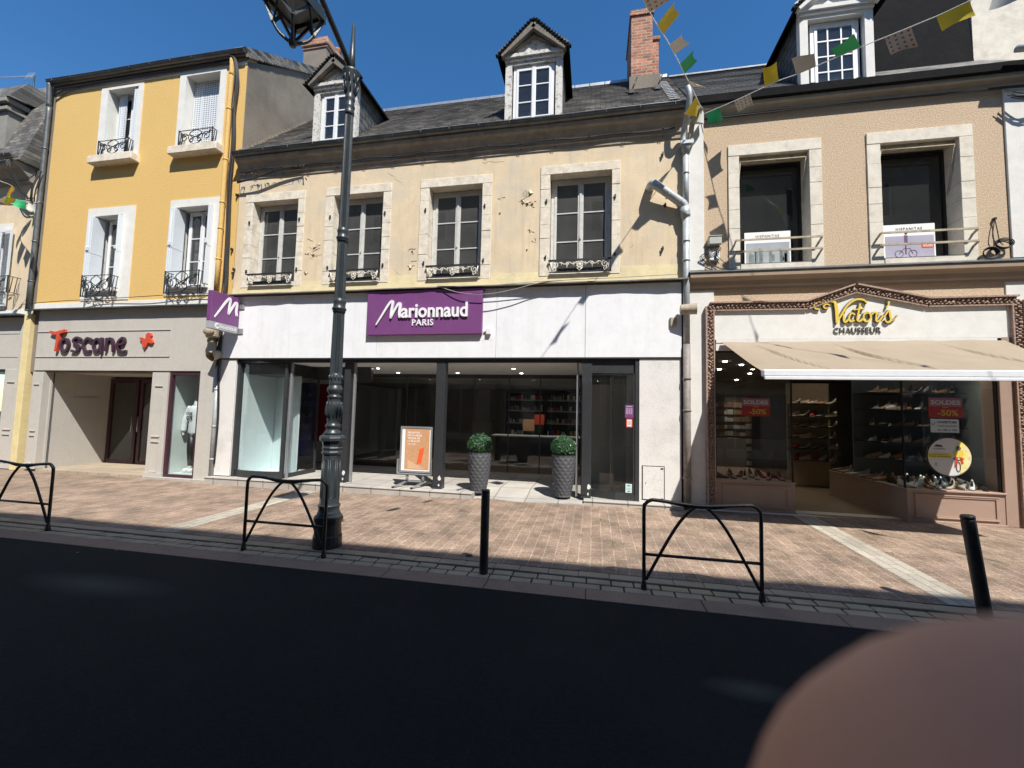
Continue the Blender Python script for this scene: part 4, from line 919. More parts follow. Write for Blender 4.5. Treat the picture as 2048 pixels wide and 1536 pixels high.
# floodlights below it
t = thing('floodlight', (-8.07, -.2, 2.6), 'pair of dirty cream floodlights below the purple blade sign', 'floodlight')
M_dirty = mat('dirty_cream_metal', (.42, .36, .26), .7, .2, 12, .2, 40, dirt=.7, dscale=9)
fx_, fz = at(422, 668, -.2); b = MB(); b.box(fx_-.13, fx_+.12, -.24, -.05, fz-.08, fz+.12, .03); b.ell((fx_, -.26, fz+.05), .13, .06, .09, 12, 8); b.box(fx_-.1, fx_+.04, -.2, -.05, fz-.18, fz-.09, .01); b.build('housing', M_dirty, t)
fx_, fz = at(418, 713, -.3); b = MB(); b.use(M_dirty); b.tube([(fx_+.02, -.08, fz+.08), (fx_, -.28, fz)], [.09, .115], 18, caps=False); b.tube([(fx_+.02, -.08, fz+.079), (fx_, -.26, fz+.004)], [.08, .10], 18, caps=False)
b.use(M_stone); b.tube([(fx_+.01, -.15, fz+.05), (fx_+.01, -.16, fz+.046)], [.09, .09], 18); b.build('lamp', None, t)
b = MB(); b.tube([(-8.1, -.04, 2.45), (-8.06, -.1, 2.8), (-8.08, -.06, 3.25)], .025, 8); b.build('bracket', M_iron, t)
# ================================================================== PINK HOUSE (shoe shop below)
PH = thing('pink_house', (4.2, 0, 0), 'pinkish roughcast house with big black windows and dark mansard above a shoe shop', 'house')
PX0, PX1 = 1.905, 6.40; PHL = Vector((4.2, 0, 0))
pw = [(2.31, 3.79, 4.21, 6.48, 2.49, 3.60), (4.47, 5.97, 4.21, 6.48, 4.67, 5.78)]
b = MB(); b.wall(PX0, PX1, 3.2, 7.25, 0, .4, [(w_[0]+.004, w_[1]-.004, w_[2]+.0, w_[3]-.004) for w_ in pw]); b.build('wall', M_pink, PH)
b = MB(); b.box(1.63, 1.90, -.035, .4, 4.23, 7.10, .004); b.box(1.63, 2.05, -.03, .4, .1, 3.93, .004); b.build('corner_pier', M_whitewash, PH)
for i, (ox0, ox1, oz0, oz1, ix0, ix1) in enumerate(pw):
    it = 6.28; zs_ = 4.32
    surround(PH, (ox0, ox1, oz0, oz1), (ix0, ix1, zs_, it), M_stone, -.025, .4)
    b = MB(); b.ring((ix0+.002, ix1-.002, zs_+.002, it-.04), (ix0+.045, ix1-.045, zs_+.05, it-.09), .28, .33); wf = b.build('window', M_black, PH)
    g = MB(); g.box(ix0+.04, ix1-.04, .30, .306, zs_+.045, it-.085); g.build('pane', M_glass, wf)
    b = MB()                                       # blind bracket bar across the top
    b.tube([(ix0+.03, .02, it-.1), (ix1-.03, .02, it-.1)], .012, 6)
    for x in (ix0+.03, ix1-.03): b.tube([(x, .02, it-.1), (x, .22, it-.85)], .009, 6)
    b.box(ix0+.002, ix1-.002, .05, .2, it-.06, it-.001); b.build('blind_bar', M_dirty, PH)
    b = MB(); rr = (ix0-.1, ix1+.12)
    for z in (4.50, 4.70): b.obox((rr[0], -.13, z), (rr[1], -.13, z), .022, .03)
    for x in rr:
        for z in (4.50, 4.70): b.obox((x, -.13, z), (x, .0, z-.06), .02, .03)
    b.build('guard_rail', M_dirty, PH)
    b = MB(); x0, x1 = ix0+.16, ix1-.20; t = thing('window_poster', ((x0+x1)/2, .27, zs_), ('street fashion poster with pale header in the left black window of the pink house', 'bicycle fashion poster with small red sale tag in the right upper pink house window')[i], 'poster')
    yp = .25; zt = 4.98; b.use(M_paper); b.box(x0, x1, yp, yp+.012, zs_+.01, zt); b.use(mat('poster_grey_sky', (.30, .33, .36) if i == 0 else (.33, .32, .40), .6, .15, 4) if i == 0 else mat('poster_lilac', (.34, .33, .42), .6, .12, 3)); b.box(x0+.02, x1-.02, yp-.002, yp-.0005, zs_+.03, zt-.2); b.build('sheet', None, t)
    b = MB(); text(b, 'HISPANITAS', (x0+x1)/2, zt-.10, yp-.003, width=.38, height=.045, bold=.0, ext=.002, align='c', space=1.3); b.build('header_lettering', M_olive, t)
    if i == 0:
        b = MB()
        for k in range(14): xx = x0+.06+rnd.random()*(x1-x0-.12); hh = rnd.uniform(.12, .33); ww = rnd.uniform(.02, .05); b.box(xx, xx+ww, yp-.004, yp-.0022, zs_+.05+rnd.random()*.08, zs_+.05+hh)
        b.build('printed_crowd', mat('poster_dark_figures', (.14, .18, .18), .6, .4, 20), t)
    else:
        b = MB(); cx = x0+.33; zb = zs_+.09
        for s in (-.11, .09): b.tube([(cx+s+.06*math.cos(a), yp-.003, zb+.06+.06*math.sin(a)) for a in fr(0, 2*math.pi, 14)], .005, 4)
        b.tube([(cx-.11, yp-.003, zb+.06), (cx-.04, yp-.003, zb+.15), (cx+.05, yp-.003, zb+.15), (cx+.09, yp-.003, zb+.06)], .005, 4)
        b.box(cx-.03, cx+.02, yp-.004, yp-.0022, zb+.24, zb+.38); b.ell((cx, yp-.003, zb+.42), .022, .002, .028, 8, 5); b.box(cx-.02, cx, yp-.004, yp-.0022, zb+.05, zb+.24)
        b.build('printed_cyclist', mat('poster_plum', (.12, .06, .12), .6, .1), t)
        b = MB(); b.box(x1-.2, x1-.03, yp-.005, yp-.0022, zs_+.24, zs_+.31); b.use(M_red); b.build('sale_tag', mat('sale_red', (.6, .03, .05), .5, .05), t)
        b = MB(); text(b, 'SOLDES', x1-.115, zs_+.26, yp-.006, width=.14, height=.035, bold=.02, ext=.001, align='c'); b.build('sale_lettering', M_letter, t)
room_box(PH, PX0+.05, PX1-.05, 4.0, 6.9, .42)
b = MB(); b.box(1.62, 7.9, 6.8, 7.0, 0, 7.0); b.build('back_wall', M_graywall, PH)
b = MB(); prof = [(.0, 3.86), (-.04, 3.86), (-.045, 3.90), (-.07, 3.93), (-.09, 4.0), (-.13, 4.04), (-.17, 4.06), (-.17, 4.14), (.0, 4.225)]
cornice(b, 1.64, 9.5, prof); b.build('shop_cornice', mat('beige_cornice_paint', (.30, .225, .155), .6, .08, 5, .1, 30, dirt=.2), PH)
b = MB(); b.add([(1.62, -.19, 4.142), (6.6, -.19, 4.142), (6.6, 0, 4.228), (1.62, 0, 4.228), (1.62, -.19, 4.156), (6.6, -.19, 4.156), (6.6, 0, 4.242), (1.62, 0, 4.242)], [(3, 2, 1, 0), (4, 5, 6, 7), (0, 1, 5, 4), (1, 2, 6, 5), (2, 3, 7, 6), (3, 0, 4, 7)]); b.build('zinc_cap', M_zinc, PH)
# pilaster right of house
b = MB(); b.box(6.41, 6.98, -.03, .4, 4.24, 7.3, .004); b.box(6.30, 7.9, -.02, .4, .1, 3.92, .004); b.build('corner_pier', M_whitewash, PH)
# roof cornice / gutter
b = MB(); cornice(b, 1.62, 6.98, [(.0, 7.02), (-.03, 7.03), (-.05, 7.09), (-.10, 7.13), (-.14, 7.14), (-.14, 7.20), (.0, 7.20)]); b.build('cornice', mat('cream_grey_board', (.33, .30, .25), .8, .1, 6, .1, 40, dirt=.3), PH)
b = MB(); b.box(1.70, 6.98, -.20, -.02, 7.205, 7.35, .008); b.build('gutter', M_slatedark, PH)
roof(PH, 1.68, 4.7, -.12, 7.34, 2.25, 9.71, M_slatel)
b = MB(); b.box(1.68, 4.7, 2.2, 2.34, 9.70, 9.745, .006); b.build('ridge_cap', M_zinc, PH)
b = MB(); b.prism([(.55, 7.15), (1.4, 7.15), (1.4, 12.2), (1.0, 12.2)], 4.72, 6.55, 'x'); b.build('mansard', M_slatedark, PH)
b = MB(); b.use(M_slate); slab_roof(b, 4.68, 6.6, -.12, 7.36, .60, 7.98, .03); b.build('apron_roof', M_slate, PH)
D3, r3 = dormer(PH, 4.09, 1.14, 7.40, 8.86, 9.44, .02, M_whitewash, None, 1.6)
grand_window(D3, (r3[0]+.08, r3[1]-.04, r3[2], r3[3]-.01), .12, M_white, cols=3, rows=4, leaf=False)
# party chimney at right
b = MB(); b.box(6.6, 7.6, .7, 2.2, 7.0, 12.6); b.build('chimney', M_stone, PH)
# --- shop front
GX0, GX1 = 2.06, 6.24
b = MB(); zt = 2.985
b.prism([(GX0, zt), (6.28, zt), (6.28, 3.50), (5.22, 3.50), (4.22, 3.75), (3.50, 3.50), (GX0, 3.50)], -.03, .0); b.build('sign_board', M_whitewash, PH)
# carved moulding frame
path = [(1.975, .12), (1.975, 3.565), (3.50, 3.555), (4.215, 3.815), (5.23, 3.555), (6.40, 3.555), (6.40, .12)]
b = MB(); yy = -.05
for i in range(len(path)-1):
    p, q = Vector(path[i]), Vector(path[i+1]); d = (q-p).normalized(); nn = Vector((-d.y, d.x)); L_ = (q-p).length
    def bar(o0, o1, y0, y1):
        e0 = 0 if i == 0 else .0; P = [p+nn*o0, q+nn*o0, q+nn*o1, p+nn*o1]
        b.prism([(v.x, v.y) for v in P][::-1], y0, y1)
    j = .0004*i
    bar(-.075, .075, -.05-j, -.0); bar(.052, .078, -.11-j, -.05); bar(-.075, -.055, -.075-j, -.05)
    k = 0; s_ = 0.0
    while s_ < L_:
        c = p+d*s_; r = rnd.uniform(.03, .044)
        o_ = rnd.uniform(-.022, .022); r *= rnd.uniform(.55, 1.0); q1 = c+nn*(o_-r*.7)-d*r*.8; q2 = c+nn*(o_+r*.7)+d*r*.8; b.tube([(q1.x, -.055, q1.y), (c.x+nn.x*o_, -.085, c.y+nn.y*o_), (q2.x, -.055, q2.y)], [r*.25, r*.62, r*.25], 6)
        for o in (-.035, .036):
            b.ell((c.x+nn.x*o+d.x*.02, -.065, c.y+nn.y*o+d.y*.02), .016, .03, .016, 5, 4)
        s_ += rnd.uniform(.045, .075); k += 1
b.build('carved_frame', M_mould, PH)
# sign lettering
VS = thing('shop_sign', (4.2, -.05, 3.3), "yellow script Victor's over grey Chausseur lettering on the white gabled board", 'sign')
def vic(b, X, Z, S, y, w_, e):
    stroke(b, [(.42, .78, .6), (.30, .84, .9), (.18, .76, 1.0), (.24, .66, .9), (.38, .68, .6)], w_*.75, X, Z, S, y, e)
    stroke(b, [(.3, .86, .8), (.08, .92, 1.0), (-.14, .84, 1.1), (-.14, .66, 1.0), (.05, .62, .7)], w_*.8, X, Z, S, y, e)
    stroke(b, [(-.1, .90, .5), (.25, .93, .9), (.58, .94, 1.2), (.66, .70, 1.6), (.68, .3, 1.6), (.66, .0, .9)], w_, X, Z, S, y, e)
    stroke(b, [(.66, .02, .8), (.85, .35, .9), (1.08, .75, .9), (1.4, 1.0, 1.0), (1.7, .98, .9), (1.82, .82, .5)], w_, X, Z, S, y, e)
    stroke(b, [(.94, .36), (.93, .12), (1.0, .04), (1.12, .18)], w_*.85, X, Z, S, y, e); stroke(b, [(1.0, .52), (1.03, .56)], w_*.9, X, Z, S, y, e)
    stroke(b, [(1.34, .36), (1.24, .42), (1.13, .24), (1.18, .06), (1.34, .12)], w_*.8, X, Z, S, y, e)
    stroke(b, [(1.56, .80), (1.48, .4), (1.44, .12), (1.56, .08), (1.64, .2)], w_*.85, X, Z, S, y, e); stroke(b, [(1.34, .56), (1.55, .6), (1.72, .6)], w_*.6, X, Z, S, y, e)
    stroke(b, [(1.84, .42), (1.70, .36), (1.68, .12), (1.82, .05), (1.94, .2), (1.92, .38), (1.82, .44)], w_*.8, X, Z, S, y, e)
    stroke(b, [(2.0, .36), (2.10, .44), (2.22, .36), (2.30, .42)], w_*.7, X, Z, S, y, e); stroke(b, [(2.16, .38), (2.13, .1), (2.24, .06), (2.4, .3)], w_*.8, X, Z, S, y, e)
    stroke(b, [(2.62, .86, 1.2), (2.60, .74, .9), (2.52, .64, .5)], w_*.8, X, Z, S, y, e)
    stroke(b, [(2.44, .24, .6), (2.62, .5, .9), (2.66, .30, 1.1), (2.68, .10, 1.1), (2.56, .0, .9), (2.46, .1, .7)], w_*.9, X, Z, S, y, e); stroke(b, [(2.64, .06, .7), (2.8, .12, .7), (2.95, .3, .5)], w_*.6, X, Z, S, y, e)
b = MB(); vic(b, 3.665, 3.238, .385, -.03, .115, .02); b.build('letter_outline', M_olive, VS)
b = MB(); vic(b, 3.67, 3.24, .385, -.057, .078, .012); b.build('letters', M_yell, VS)
b = MB(); text(b, 'CHAUSSEUR', 3.89, 3.075, -.04, width=.68, height=.095, bold=.0, ext=.02, space=1.08); b.build('small_letters', M_olive, VS)
# box for the awning roller
b = MB(); b.box(GX0+.02, 6.2, -.03, .12, 2.93, 2.984, .004); b.box(GX0+.02, 6.2, -.02, .3, 2.80, 2.93); b.build('lintel', M_whitewash, PH)
# awning
AW = thing('awning', (4.1, -.9, 2.3), 'beige canvas awning with pale front bar over the shoe shop window', 'awning')
ax0, ax1 = 2.16, 6.22; b = MB(); nx, ny = 420, 16; vs = []
Pf = (-1.83, 2.26); Pw = (-.05, 2.94)
for i in range(nx+1):
    for j in range(ny+1):
        u, v = i/nx, j/ny; x = ax0+(ax1-ax0)*u; y_ = Pw[0]+(Pf[0]-Pw[0])*v; z = Pw[1]+(Pf[1]-Pw[1])*v
        sag = -.055*math.sin(math.pi*v)*(1-.35*math.sin(math.pi*u)); edge = math.exp(-((u)/.03)**2)+math.exp(-((1-u)/.03)**2); sag += .03*edge*math.sin(math.pi*v)*-1
        x += (.09*math.sin(math.pi*v)*(math.exp(-(u/.12))-math.exp(-((1-u)/.12))))
        for (cu, wd, am) in ((.13, .0036, .085), (.42, .0052, .13), (.78, .0034, .085)): # creases where the cloth buckles
            q = (u-cu-.13*(v-.3)-.004*math.sin(v*9)); sag += -am*math.exp(-(q/wd)**2)*math.sin(math.pi*min(1, max(0, v*1.15-.08))) + .02*math.exp(-((q-.012)/.012)**2)*math.sin(math.pi*v)
        sag += .006*math.sin(x*9+v*3)
        vs.append((x, y_, z+sag))
fs = [(i*(ny+1)+j, i*(ny+1)+j+1, (i+1)*(ny+1)+j+1, (i+1)*(ny+1)+j) for i in range(nx) for j in range(ny)]
b.add(vs, fs, True); b.add([(v[0], v[1]+.002, v[2]-.004) for v in vs], [f[::-1] for f in fs], True); b.build('canvas', M_awn, AW)
b = MB(); b.box(ax0-.02, ax1+.04, -1.91, -1.82, 2.19, 2.275, .012); b.box(ax0-.01, ax1+.03, -1.925, -1.9, 2.145, 2.185, .006); b.box(ax0, ax1, -1.90, -1.86, 2.17, 2.20); b.build('front_bar', M_white, AW)
b = MB()
for x, s in ((2.5, 1), (5.9, -1)):
    b.tube([(x, -.1, 2.82), (x+s*1.0, -.9, 2.52)], .022, 8); b.tube([(x+s*1.0, -.9, 2.52), (x+s*.1, -1.82, 2.22)], .02, 8); b.box(x-.05, x+.05, -.12, 0, 2.76, 2.88)
b.build('folding_arm', M_white, AW)
# stall risers, windows
def riser(par, x0, x1, y0, y1, z0=.09, z1=.60):
    b = MB(); b.box(x0, x1, y0, y1, z0, z1-.03, .004); b.box(x0-.015, x1+.015, y0-.03, y1, z1-.03, z1, .006)
    m_ = .1; b.ring((x0+m_, x1-m_, z0+.09, z1-.09), (x0+m_+.022, x1-m_-.022, z0+.112, z1-.112), y0-.014, y0)
    b.box(x0+m_-.02, x1-m_+.02, y0-.022, y0-.0, z1-.09, z1-.072, .003); b.box(x0+m_-.02, x1-m_+.02, y0-.022, y0, z0+.075, z0+.092, .003)
    b.box(x0-.01, x1+.01, y0-.02, y1, z0-.06, z0+.03, .004); return b.build('stall_riser', M_taupe, par)
riser(PH, 2.06, 3.27, -.02, 2.0); riser(PH, 4.86, 6.14, -.02, 2.2)
b = MB(); b.box(6.14, 6.32, -.03, .3, .1, 2.98, .004); b.build('door_frame', M_taupe, PH); b = MB(); b.box(2.035, 2.06, -.03, .2, .1, 2.98, .003); b.build('door_frame', M_taupe, PH)
b = MB(); b.box(1.62, 7.9, -.12, .3, -.05, .095, .006); b.build('threshold', M_stone, PH); b = MB(); b.box(1.62, 7.9, .3, 8, -.05, .09); b.build('shop_floor', mat('brown_shop_floor', (.22, .165, .11), .5, .1, 3), PH)
for (a_, c_, (p0, p1), (q0, q1), yb_) in ((2.06, 3.27, (2.06, 2.085), (3.255, 3.27), 2.0), (4.86, 6.14, (4.86, 4.872), (6.11, 6.14), 2.2)):
    b = MB(); b.box(p0, p1, .01, .05, .6, 2.8); b.box(q0, q1, .01, .05, .6, 2.8); b.box(a_, c_, .01, .05, 2.77, 2.80); wf = b.build('display_window', M_black, PH)
    g = MB(); g.box(a_+.012, c_-.012, .026, .034, .60, 2.77); g.build('pane', M_shopglass, wf)
    g = MB(); xs_ = c_-.008 if a_ < 3 else a_+.001; g.box(xs_, xs_+.007, .052, yb_, .6, 2.8); g.build('side_pane', M_shopglass, wf)
M_vwall = mat('shoe_shop_wall', (.20, .18, .16), .9, .1, 2); M_vgrey = mat('blue_grey_display_back', (.20, .235, .245), .8, .06, 3)
b = MB(); b.use(M_vwall); b.box(1.62, 7.9, 7.9, 8.0, .09, 2.9); b.box(1.62, 1.7, .4, 8, .09, 2.9); b.box(7.8, 7.9, .4, 8, .09, 2.9); b.box(1.62, 7.9, .12, 8, 2.78, 2.9)
b.use(M_vgrey); b.box(6.4, 6.42, .3, 2.2, .6, 2.78); b.use(M_vwall); b.box(2.06, 3.2, 2.0, 2.04, .6, 1.2)
b.build('shop_interior', None, PH)
for (X, Y) in ((2.6, 1.3), (3.1, 1.9), (2.9, 2.8), (4.9, 2.55), (3.9, 3.8), (4.2, 5.8), (5.3, .45), (6.0, .5), (5.6, 2.6)):
    b = MB(); b.use(lamp_m); b.lathe([(-.015, .04), (0, .04)], (X, Y, 2.78), 14); dl_ = b.build('downlight', None, PH)
    ld = bpy.data.lights.new('downlight_bulb', 'SPOT'); ld.energy = 11; ld.color = (1, .86, .66); ld.spot_size = R(115); ld.spot_blend = .8; ld.shadow_soft_size = .04
    lo = bpy.data.objects.new('downlight_bulb', ld); col.objects.link(lo); lo.parent = dl_; lo.location = Vector((X, Y, 2.75))-PHL
# ---- shoes
M_shoe = [mat('tan_leather', (.36, .20, .10), .45, .2, 20), mat('black_leather', (.02, .018, .018), .35, .2, 20), mat('white_leather', (.72, .70, .68), .5, .05, 20), mat('beige_suede', (.48, .38, .28), .8, .1, 20), mat('silver_leather', (.45, .50, .52), .3, .1, 20, metal=.4), mat('red_leather', (.40, .05, .05), .45, .1, 20)]
SN = ['tan', 'black', 'white', 'beige', 'silver', 'red']
def shoe_mesh(kind, ci):
    b = MB(); b.use(M_shoe[ci]); L_ = .25; n = 12; heel = (.0, .07, .02)[kind]
    secs = []
    for i in range(n+1):
        t = i/n; x = -L_/2+L_*t; wd = .036*(math.sin(math.pi*min(1, (t*.92+.06)))**.45); zb = heel*max(0, 1-t*1.7)**1.3; 
        ht = (.07*(1-t)**1.1+.028 if kind == 0 else (.055*(1-t)**1.6+.020 if kind == 1 else .075*(1-t)**.7+.03)); secs.append((x, wd, zb, ht))
    vs = []; 
    for x, wd, zb, ht in secs: vs += [(x, -wd, zb), (x, wd, zb), (x, wd*.95, zb+ht*.55), (x, wd*.45, zb+ht), (x, -wd*.45, zb+ht), (x, -wd*.95, zb+ht*.55)]
    fs = [(6*i+k, 6*i+(k+1) % 6, 6*(i+1)+(k+1) % 6, 6*(i+1)+k) for i in range(n) for k in range(6) if not (k == 3 and kind < 2 and 1 <= i < 6)]
    b.add(vs, fs+[(0, 1, 2, 3, 4, 5), tuple(6*n+k for k in range(5, -1, -1))], True)
    up = b
    s = MB(); s.use(M_shoe[1] if kind != 2 else M_shoe[2])
    for i in range(n): a, c = secs[i], secs[i+1]; s.add([(a[0], -a[1]*1.05, a[2]-.008), (a[0], a[1]*1.05, a[2]-.008), (c[0], c[1]*1.05, c[2]-.008), (c[0], -c[1]*1.05, c[2]-.008), (a[0], -a[1]*1.05, a[2]+.001), (a[0], a[1]*1.05, a[2]+.001), (c[0], c[1]*1.05, c[2]+.001), (c[0], -c[1]*1.05, c[2]+.001)], [(0, 3, 2, 1), (4, 5, 6, 7), (0, 1, 5, 4), (1, 2, 6, 5), (2, 3, 7, 6), (3, 0, 4, 7)])
    if kind == 1: s.tube([(-.105, 0, .065), (-.112, 0, 0)], [.016, .006], 8)
    return up, s
KN = ['flat', 'heeled', 'trainer']
protos = {}
def place_shoe(kind, ci, x, y, z, rz, lab, grp):
    if (kind, ci) not in protos:
        t = thing('shoe', (0, 0, 0), 'x', 'shoe'); up, s = shoe_mesh(kind, ci); up.build('upper', None, t); s.build('sole', None, t); protos[kind, ci] = t; o = t
    else: o = copy_tree(protos[kind, ci])
    o.location = (x, y, z+.009); o.rotation_euler = (0, 0, rz); o['label'] = lab; o['group'] = grp
# mid shelving column seen through the door
SH = thing('shoe_shelving', (4.9, 3.1, .1), 'narrow glass shelving tower of shoes seen through the open doorway', 'shelving')
b = MB(); b.box(4.55, 5.45, 3.35, 3.40, .1, 2.5); b.build('back_panel', mat('warm_display_panel', (.55, .42, .26), .8, .05), SH)
for k, z in enumerate((.72, .97, 1.22, 1.47, 1.72, 2.0)):
    b = MB(); b.box(4.5, 5.45, 2.95, 3.35, z-.012, z); b.build('shelf', M_black, SH)
    for j in range(5):
        ci = rnd.choice([0, 2, 3, 3, 4, 5]); kd = rnd.choice([0, 1, 2])
        place_shoe(kd, ci, 4.6+.19*j, 3.06+.05*rnd.random(), z, R(200+rnd.uniform(-25, 25)), '%s %s shoe on the %s shelf of the narrow tower in the doorway' % (SN[ci], KN[kd], ['lowest', 'second lowest', 'third lowest', 'fourth lowest', 'fifth lowest', 'top'][k]), 'shoes on the narrow shelving tower')
for (X, Y, nm) in ((3.35, 5.6, 'left'), (4.35, 6.4, 'middle')):
    t = thing('shoe_shelving', (X, Y, .09), nm+' dim warm shelving unit stacked with shoe boxes deep inside the shoe shop', 'shelving')
    b = MB(); b.box(X-.45, X+.45, Y, Y+.35, .09, 2.3); b.build('cabinet', M_vwall, t)
    b = MB(); 
    for k in range(9):
        for j in range(5): b.use(rnd.choice([M_paper, M_board, M_stone, M_taupe, M_mould])); b.box(X-.43+.175*j, X-.43+.175*j+.165, Y-.04-rnd.random()*.02, Y-.001, .2+.22*k, .2+.22*k+rnd.uniform(.1, .17), .004)
    b.build('box_fronts', None, t)
# right display shelves
DS = thing('shoe_shelving', (5.6, .8, .6), 'wide wall of dark glass shelves behind the right shoe shop window', 'shelving')
b = MB(); b.box(4.95, 6.38, 1.50, 1.53, .62, 2.7); b.build('back_panel', M_vgrey, DS)
for k, z in enumerate((.97, 1.27, 1.56, 1.86, 2.16)):
    b = MB(); b.box(4.95, 6.35, .85, 1.49, z-.01, z); b.build('shelf', M_black, DS)
    for j in range(10):
        ci = rnd.choice([0, 0, 1, 2, 3, 3, 4]); kd = rnd.choice([0, 1, 1, 2])
        place_shoe(kd, ci, 5.03+.137*j+rnd.uniform(-.02, .02), .98+.1*rnd.random(), z, R(210+rnd.uniform(-35, 35)), '%s %s shoe on the %s dark shelf behind the right window' % (SN[ci], KN[kd], ['lowest', 'second lowest', 'middle', 'second highest', 'highest'][k]), 'shoes on the right window shelves')
for r_i in range(4):
    for j in range(8):
        ci = rnd.choice([2, 3, 4, 4, 1, 0]); kd = rnd.choice([0, 1, 1, 2])
        place_shoe(kd, ci, 4.97+.145*j+.02*r_i, .14+.17*r_i, .60, R(250+rnd.uniform(-50, 50)), '%s %s shoe in the %s row on the floor of the right window' % (SN[ci], KN[kd], ['front', 'second', 'third', 'back'][r_i]), 'shoes on the floor of the right window')
for j in range(9):
    place_shoe(1 if j % 2 else 0, rnd.choice([0, 1, 2, 3]), 4.98, .82+.155*j, .60, R(180+rnd.uniform(-20, 20)), 'shoe in the line along the side glass of the right window', 'shoes along the side glass')
for r_i in range(2):
    for j in range(6):
        ci = rnd.choice([0, 1, 5, 3, 0]); kd = rnd.choice([0, 1])
        place_shoe(kd, ci, 2.2+.19*j, .2+.25*r_i, .60, R(280+rnd.uniform(-50, 50)), '%s %s shoe in the %s row of the left shoe window' % (SN[ci], KN[kd], ['front', 'back'][r_i]), 'shoes in the left window')
for j in range(4):
    b = MB(); b.use(M_paper); b.box(5.25+.22*j, 5.33+.22*j, .08, .13, .602, .606); b.use(MATS['sale_red']); b.box(5.265+.22*j, 5.315+.22*j, .085, .12, .6065, .615)
    tag(b.build('price_tag', None), 'small red and white price tag lying in front of the right window shoes', 'price tag', 'price tags in the right window')
# posters on the glass
def card(name, x0, x1, z0, z1, y, m, lab, cat): 
    t = thing(name, ((x0+x1)/2, y, z0), lab, cat); b = MB(); b.box(x0, x1, y, y+.004, z0, z1); b.build('sheet', m, t); return t
M_sred = mat('sale_poster_red', (.30, .022, .022), .5, .03); M_spink = mat('sale_poster_purple_grey', (.26, .13, .18), .5, .03)
for (x0, x1, z0, z1, which) in ((2.49, 2.93, 1.68, 1.99, 'left'), (5.22, 5.68, 1.72, 2.04, 'right')):
    t = card('sale_poster', x0, x1, z0, z1, .015, M_sred, 'red SOLDES -50% poster on the '+which+' glass of the shoe shop', 'poster')
    b = MB(); b.box(x0+.005, x1-.005, .012, .0148, z0+(z1-z0)*.56, z1-.005); b.build('header', M_spink, t)
    b = MB(); text(b, 'SOLDES', (x0+x1)/2, z0+(z1-z0)*.65, .0115, width=(x1-x0)*.86, height=(z1-z0)*.22, bold=.025, ext=.002, align='c'); b.build('header_letters', mat('dim_white_print', (.5, .5, .5), .6), t)
    b = MB(); text(b, '-50%', (x0+x1)/2+.03, z0+(z1-z0)*.1, .0145, width=(x1-x0)*.6, height=(z1-z0)*.3, bold=.02, ext=.002, align='c'); b.box((x0+x1)/2-.04, (x0+x1)/2+.04, .012, .0148, z0+(z1-z0)*.5, z0+(z1-z0)*.53); b.build('discount_letters', mat('dim_yellow_print', (.48, .33, .03), .6), t)
t = card('opening_notice', 5.24, 5.62, 1.49, 1.70, .015, mat('pale_blue_notice', (.50, .58, .60), .6, .03), 'pale OUVERTURE notice below the right sale poster', 'notice')
b = MB(); text(b, 'OUVERTURE', 5.33, 1.635, .0145, width=.26, height=.035, bold=.02, ext=.002); text(b, 'TOUS LES JOURS', 5.33, 1.575, .0145, width=.26, height=.028, bold=.01, ext=.002); text(b, 'de 10h à 19h', 5.33, 1.515, .0145, width=.26, height=.03, bold=.01, ext=.002); b.build('lettering', M_black, t)
b = MB(); stroke(b, [(0, .5), (.3, 0), (.8, 1)], .15, 5.26, 1.6, .05, .0145, .001); b.build('tick_mark', mat('green_tick', (.1, .3, .1), .5), t)
# round cycling disc
DX, DZ, DR = 5.46, 1.115, .30; t = thing('round_sign', (DX, -.02, DZ-DR), 'round cycle race sticker with yellow band and racing cyclist on the right shoe window', 'sign')
N_ = 40; circ = [(DX+DR*math.cos(2*math.pi*k/N_), DZ+DR*math.sin(2*math.pi*k/N_)) for k in range(N_)]
b = MB(); b.prism(circ[::-1], -.005, .02); b.build('disc', mat('disc_pale_grey', (.62, .62, .60), .5, .03), t)
b = MB(); b.tube([(p[0], -.003, p[1]) for p in circ], .011, 6, closed=True); b.build('rim', M_black, t)
def inside(poly, m, nm, y):
    b = MB(); b.prism(poly, y-.0015, y); b.build(nm, m, t)
arc = [(DX+(DR-.012)*math.cos(a), DZ+(DR-.012)*math.sin(a)) for a in fr(R(-62), R(68), 16)]
inside(arc[::-1]+[(DX+.0, DZ-.2)][:0]+[(DX-.02, DZ-.26), (DX+.07, DZ+.26)][::-1][:0], mat('disc_yellow_scenery', (.75, .68, .38), .5, .25, 14, c2=(.8, .62, .08), c2amt=.9, c2scale=7), 'printed_scenery', -.0055)
inside([(DX-.285, DZ-.02), (DX+.03, DZ-.02), (DX+.03, DZ+.055), (DX-.29, DZ+.055)][::-1], mat('disc_yellow', (.70, .62, .02), .5, .05), 'yellow_band', -.008)
b = MB(); text(b, 'TOUR DE FRANCE', DX-.275, DZ-.012, -.0098, width=.29, height=.026, bold=.02, ext=.001); text(b, 'LA GRANDE BOUCLE', DX-.27, DZ+.025, -.0098, width=.25, height=.018, bold=.01, ext=.001)
text(b, 'CHATEAUROUX', DX-.22, DZ+.11, -.0065, width=.17, height=.02, bold=.01, ext=.001); b.prism([(DX-.2, DZ+.15), (DX-.08, DZ+.15), (DX-.1, DZ+.18), (DX-.17, DZ+.19)][::-1], -.0075, -.0055); stroke(b, [(.6, .9), (.2, .9), (.0, .5), (.2, .1), (.6, .1)], .2, DX-.19, DZ-.14, .04, -.006, .001); b.build('lettering', mat('disc_blue_ink', (.05, .07, .12), .5), t)
cxx, czz = DX+.12, DZ-.02
b = MB()
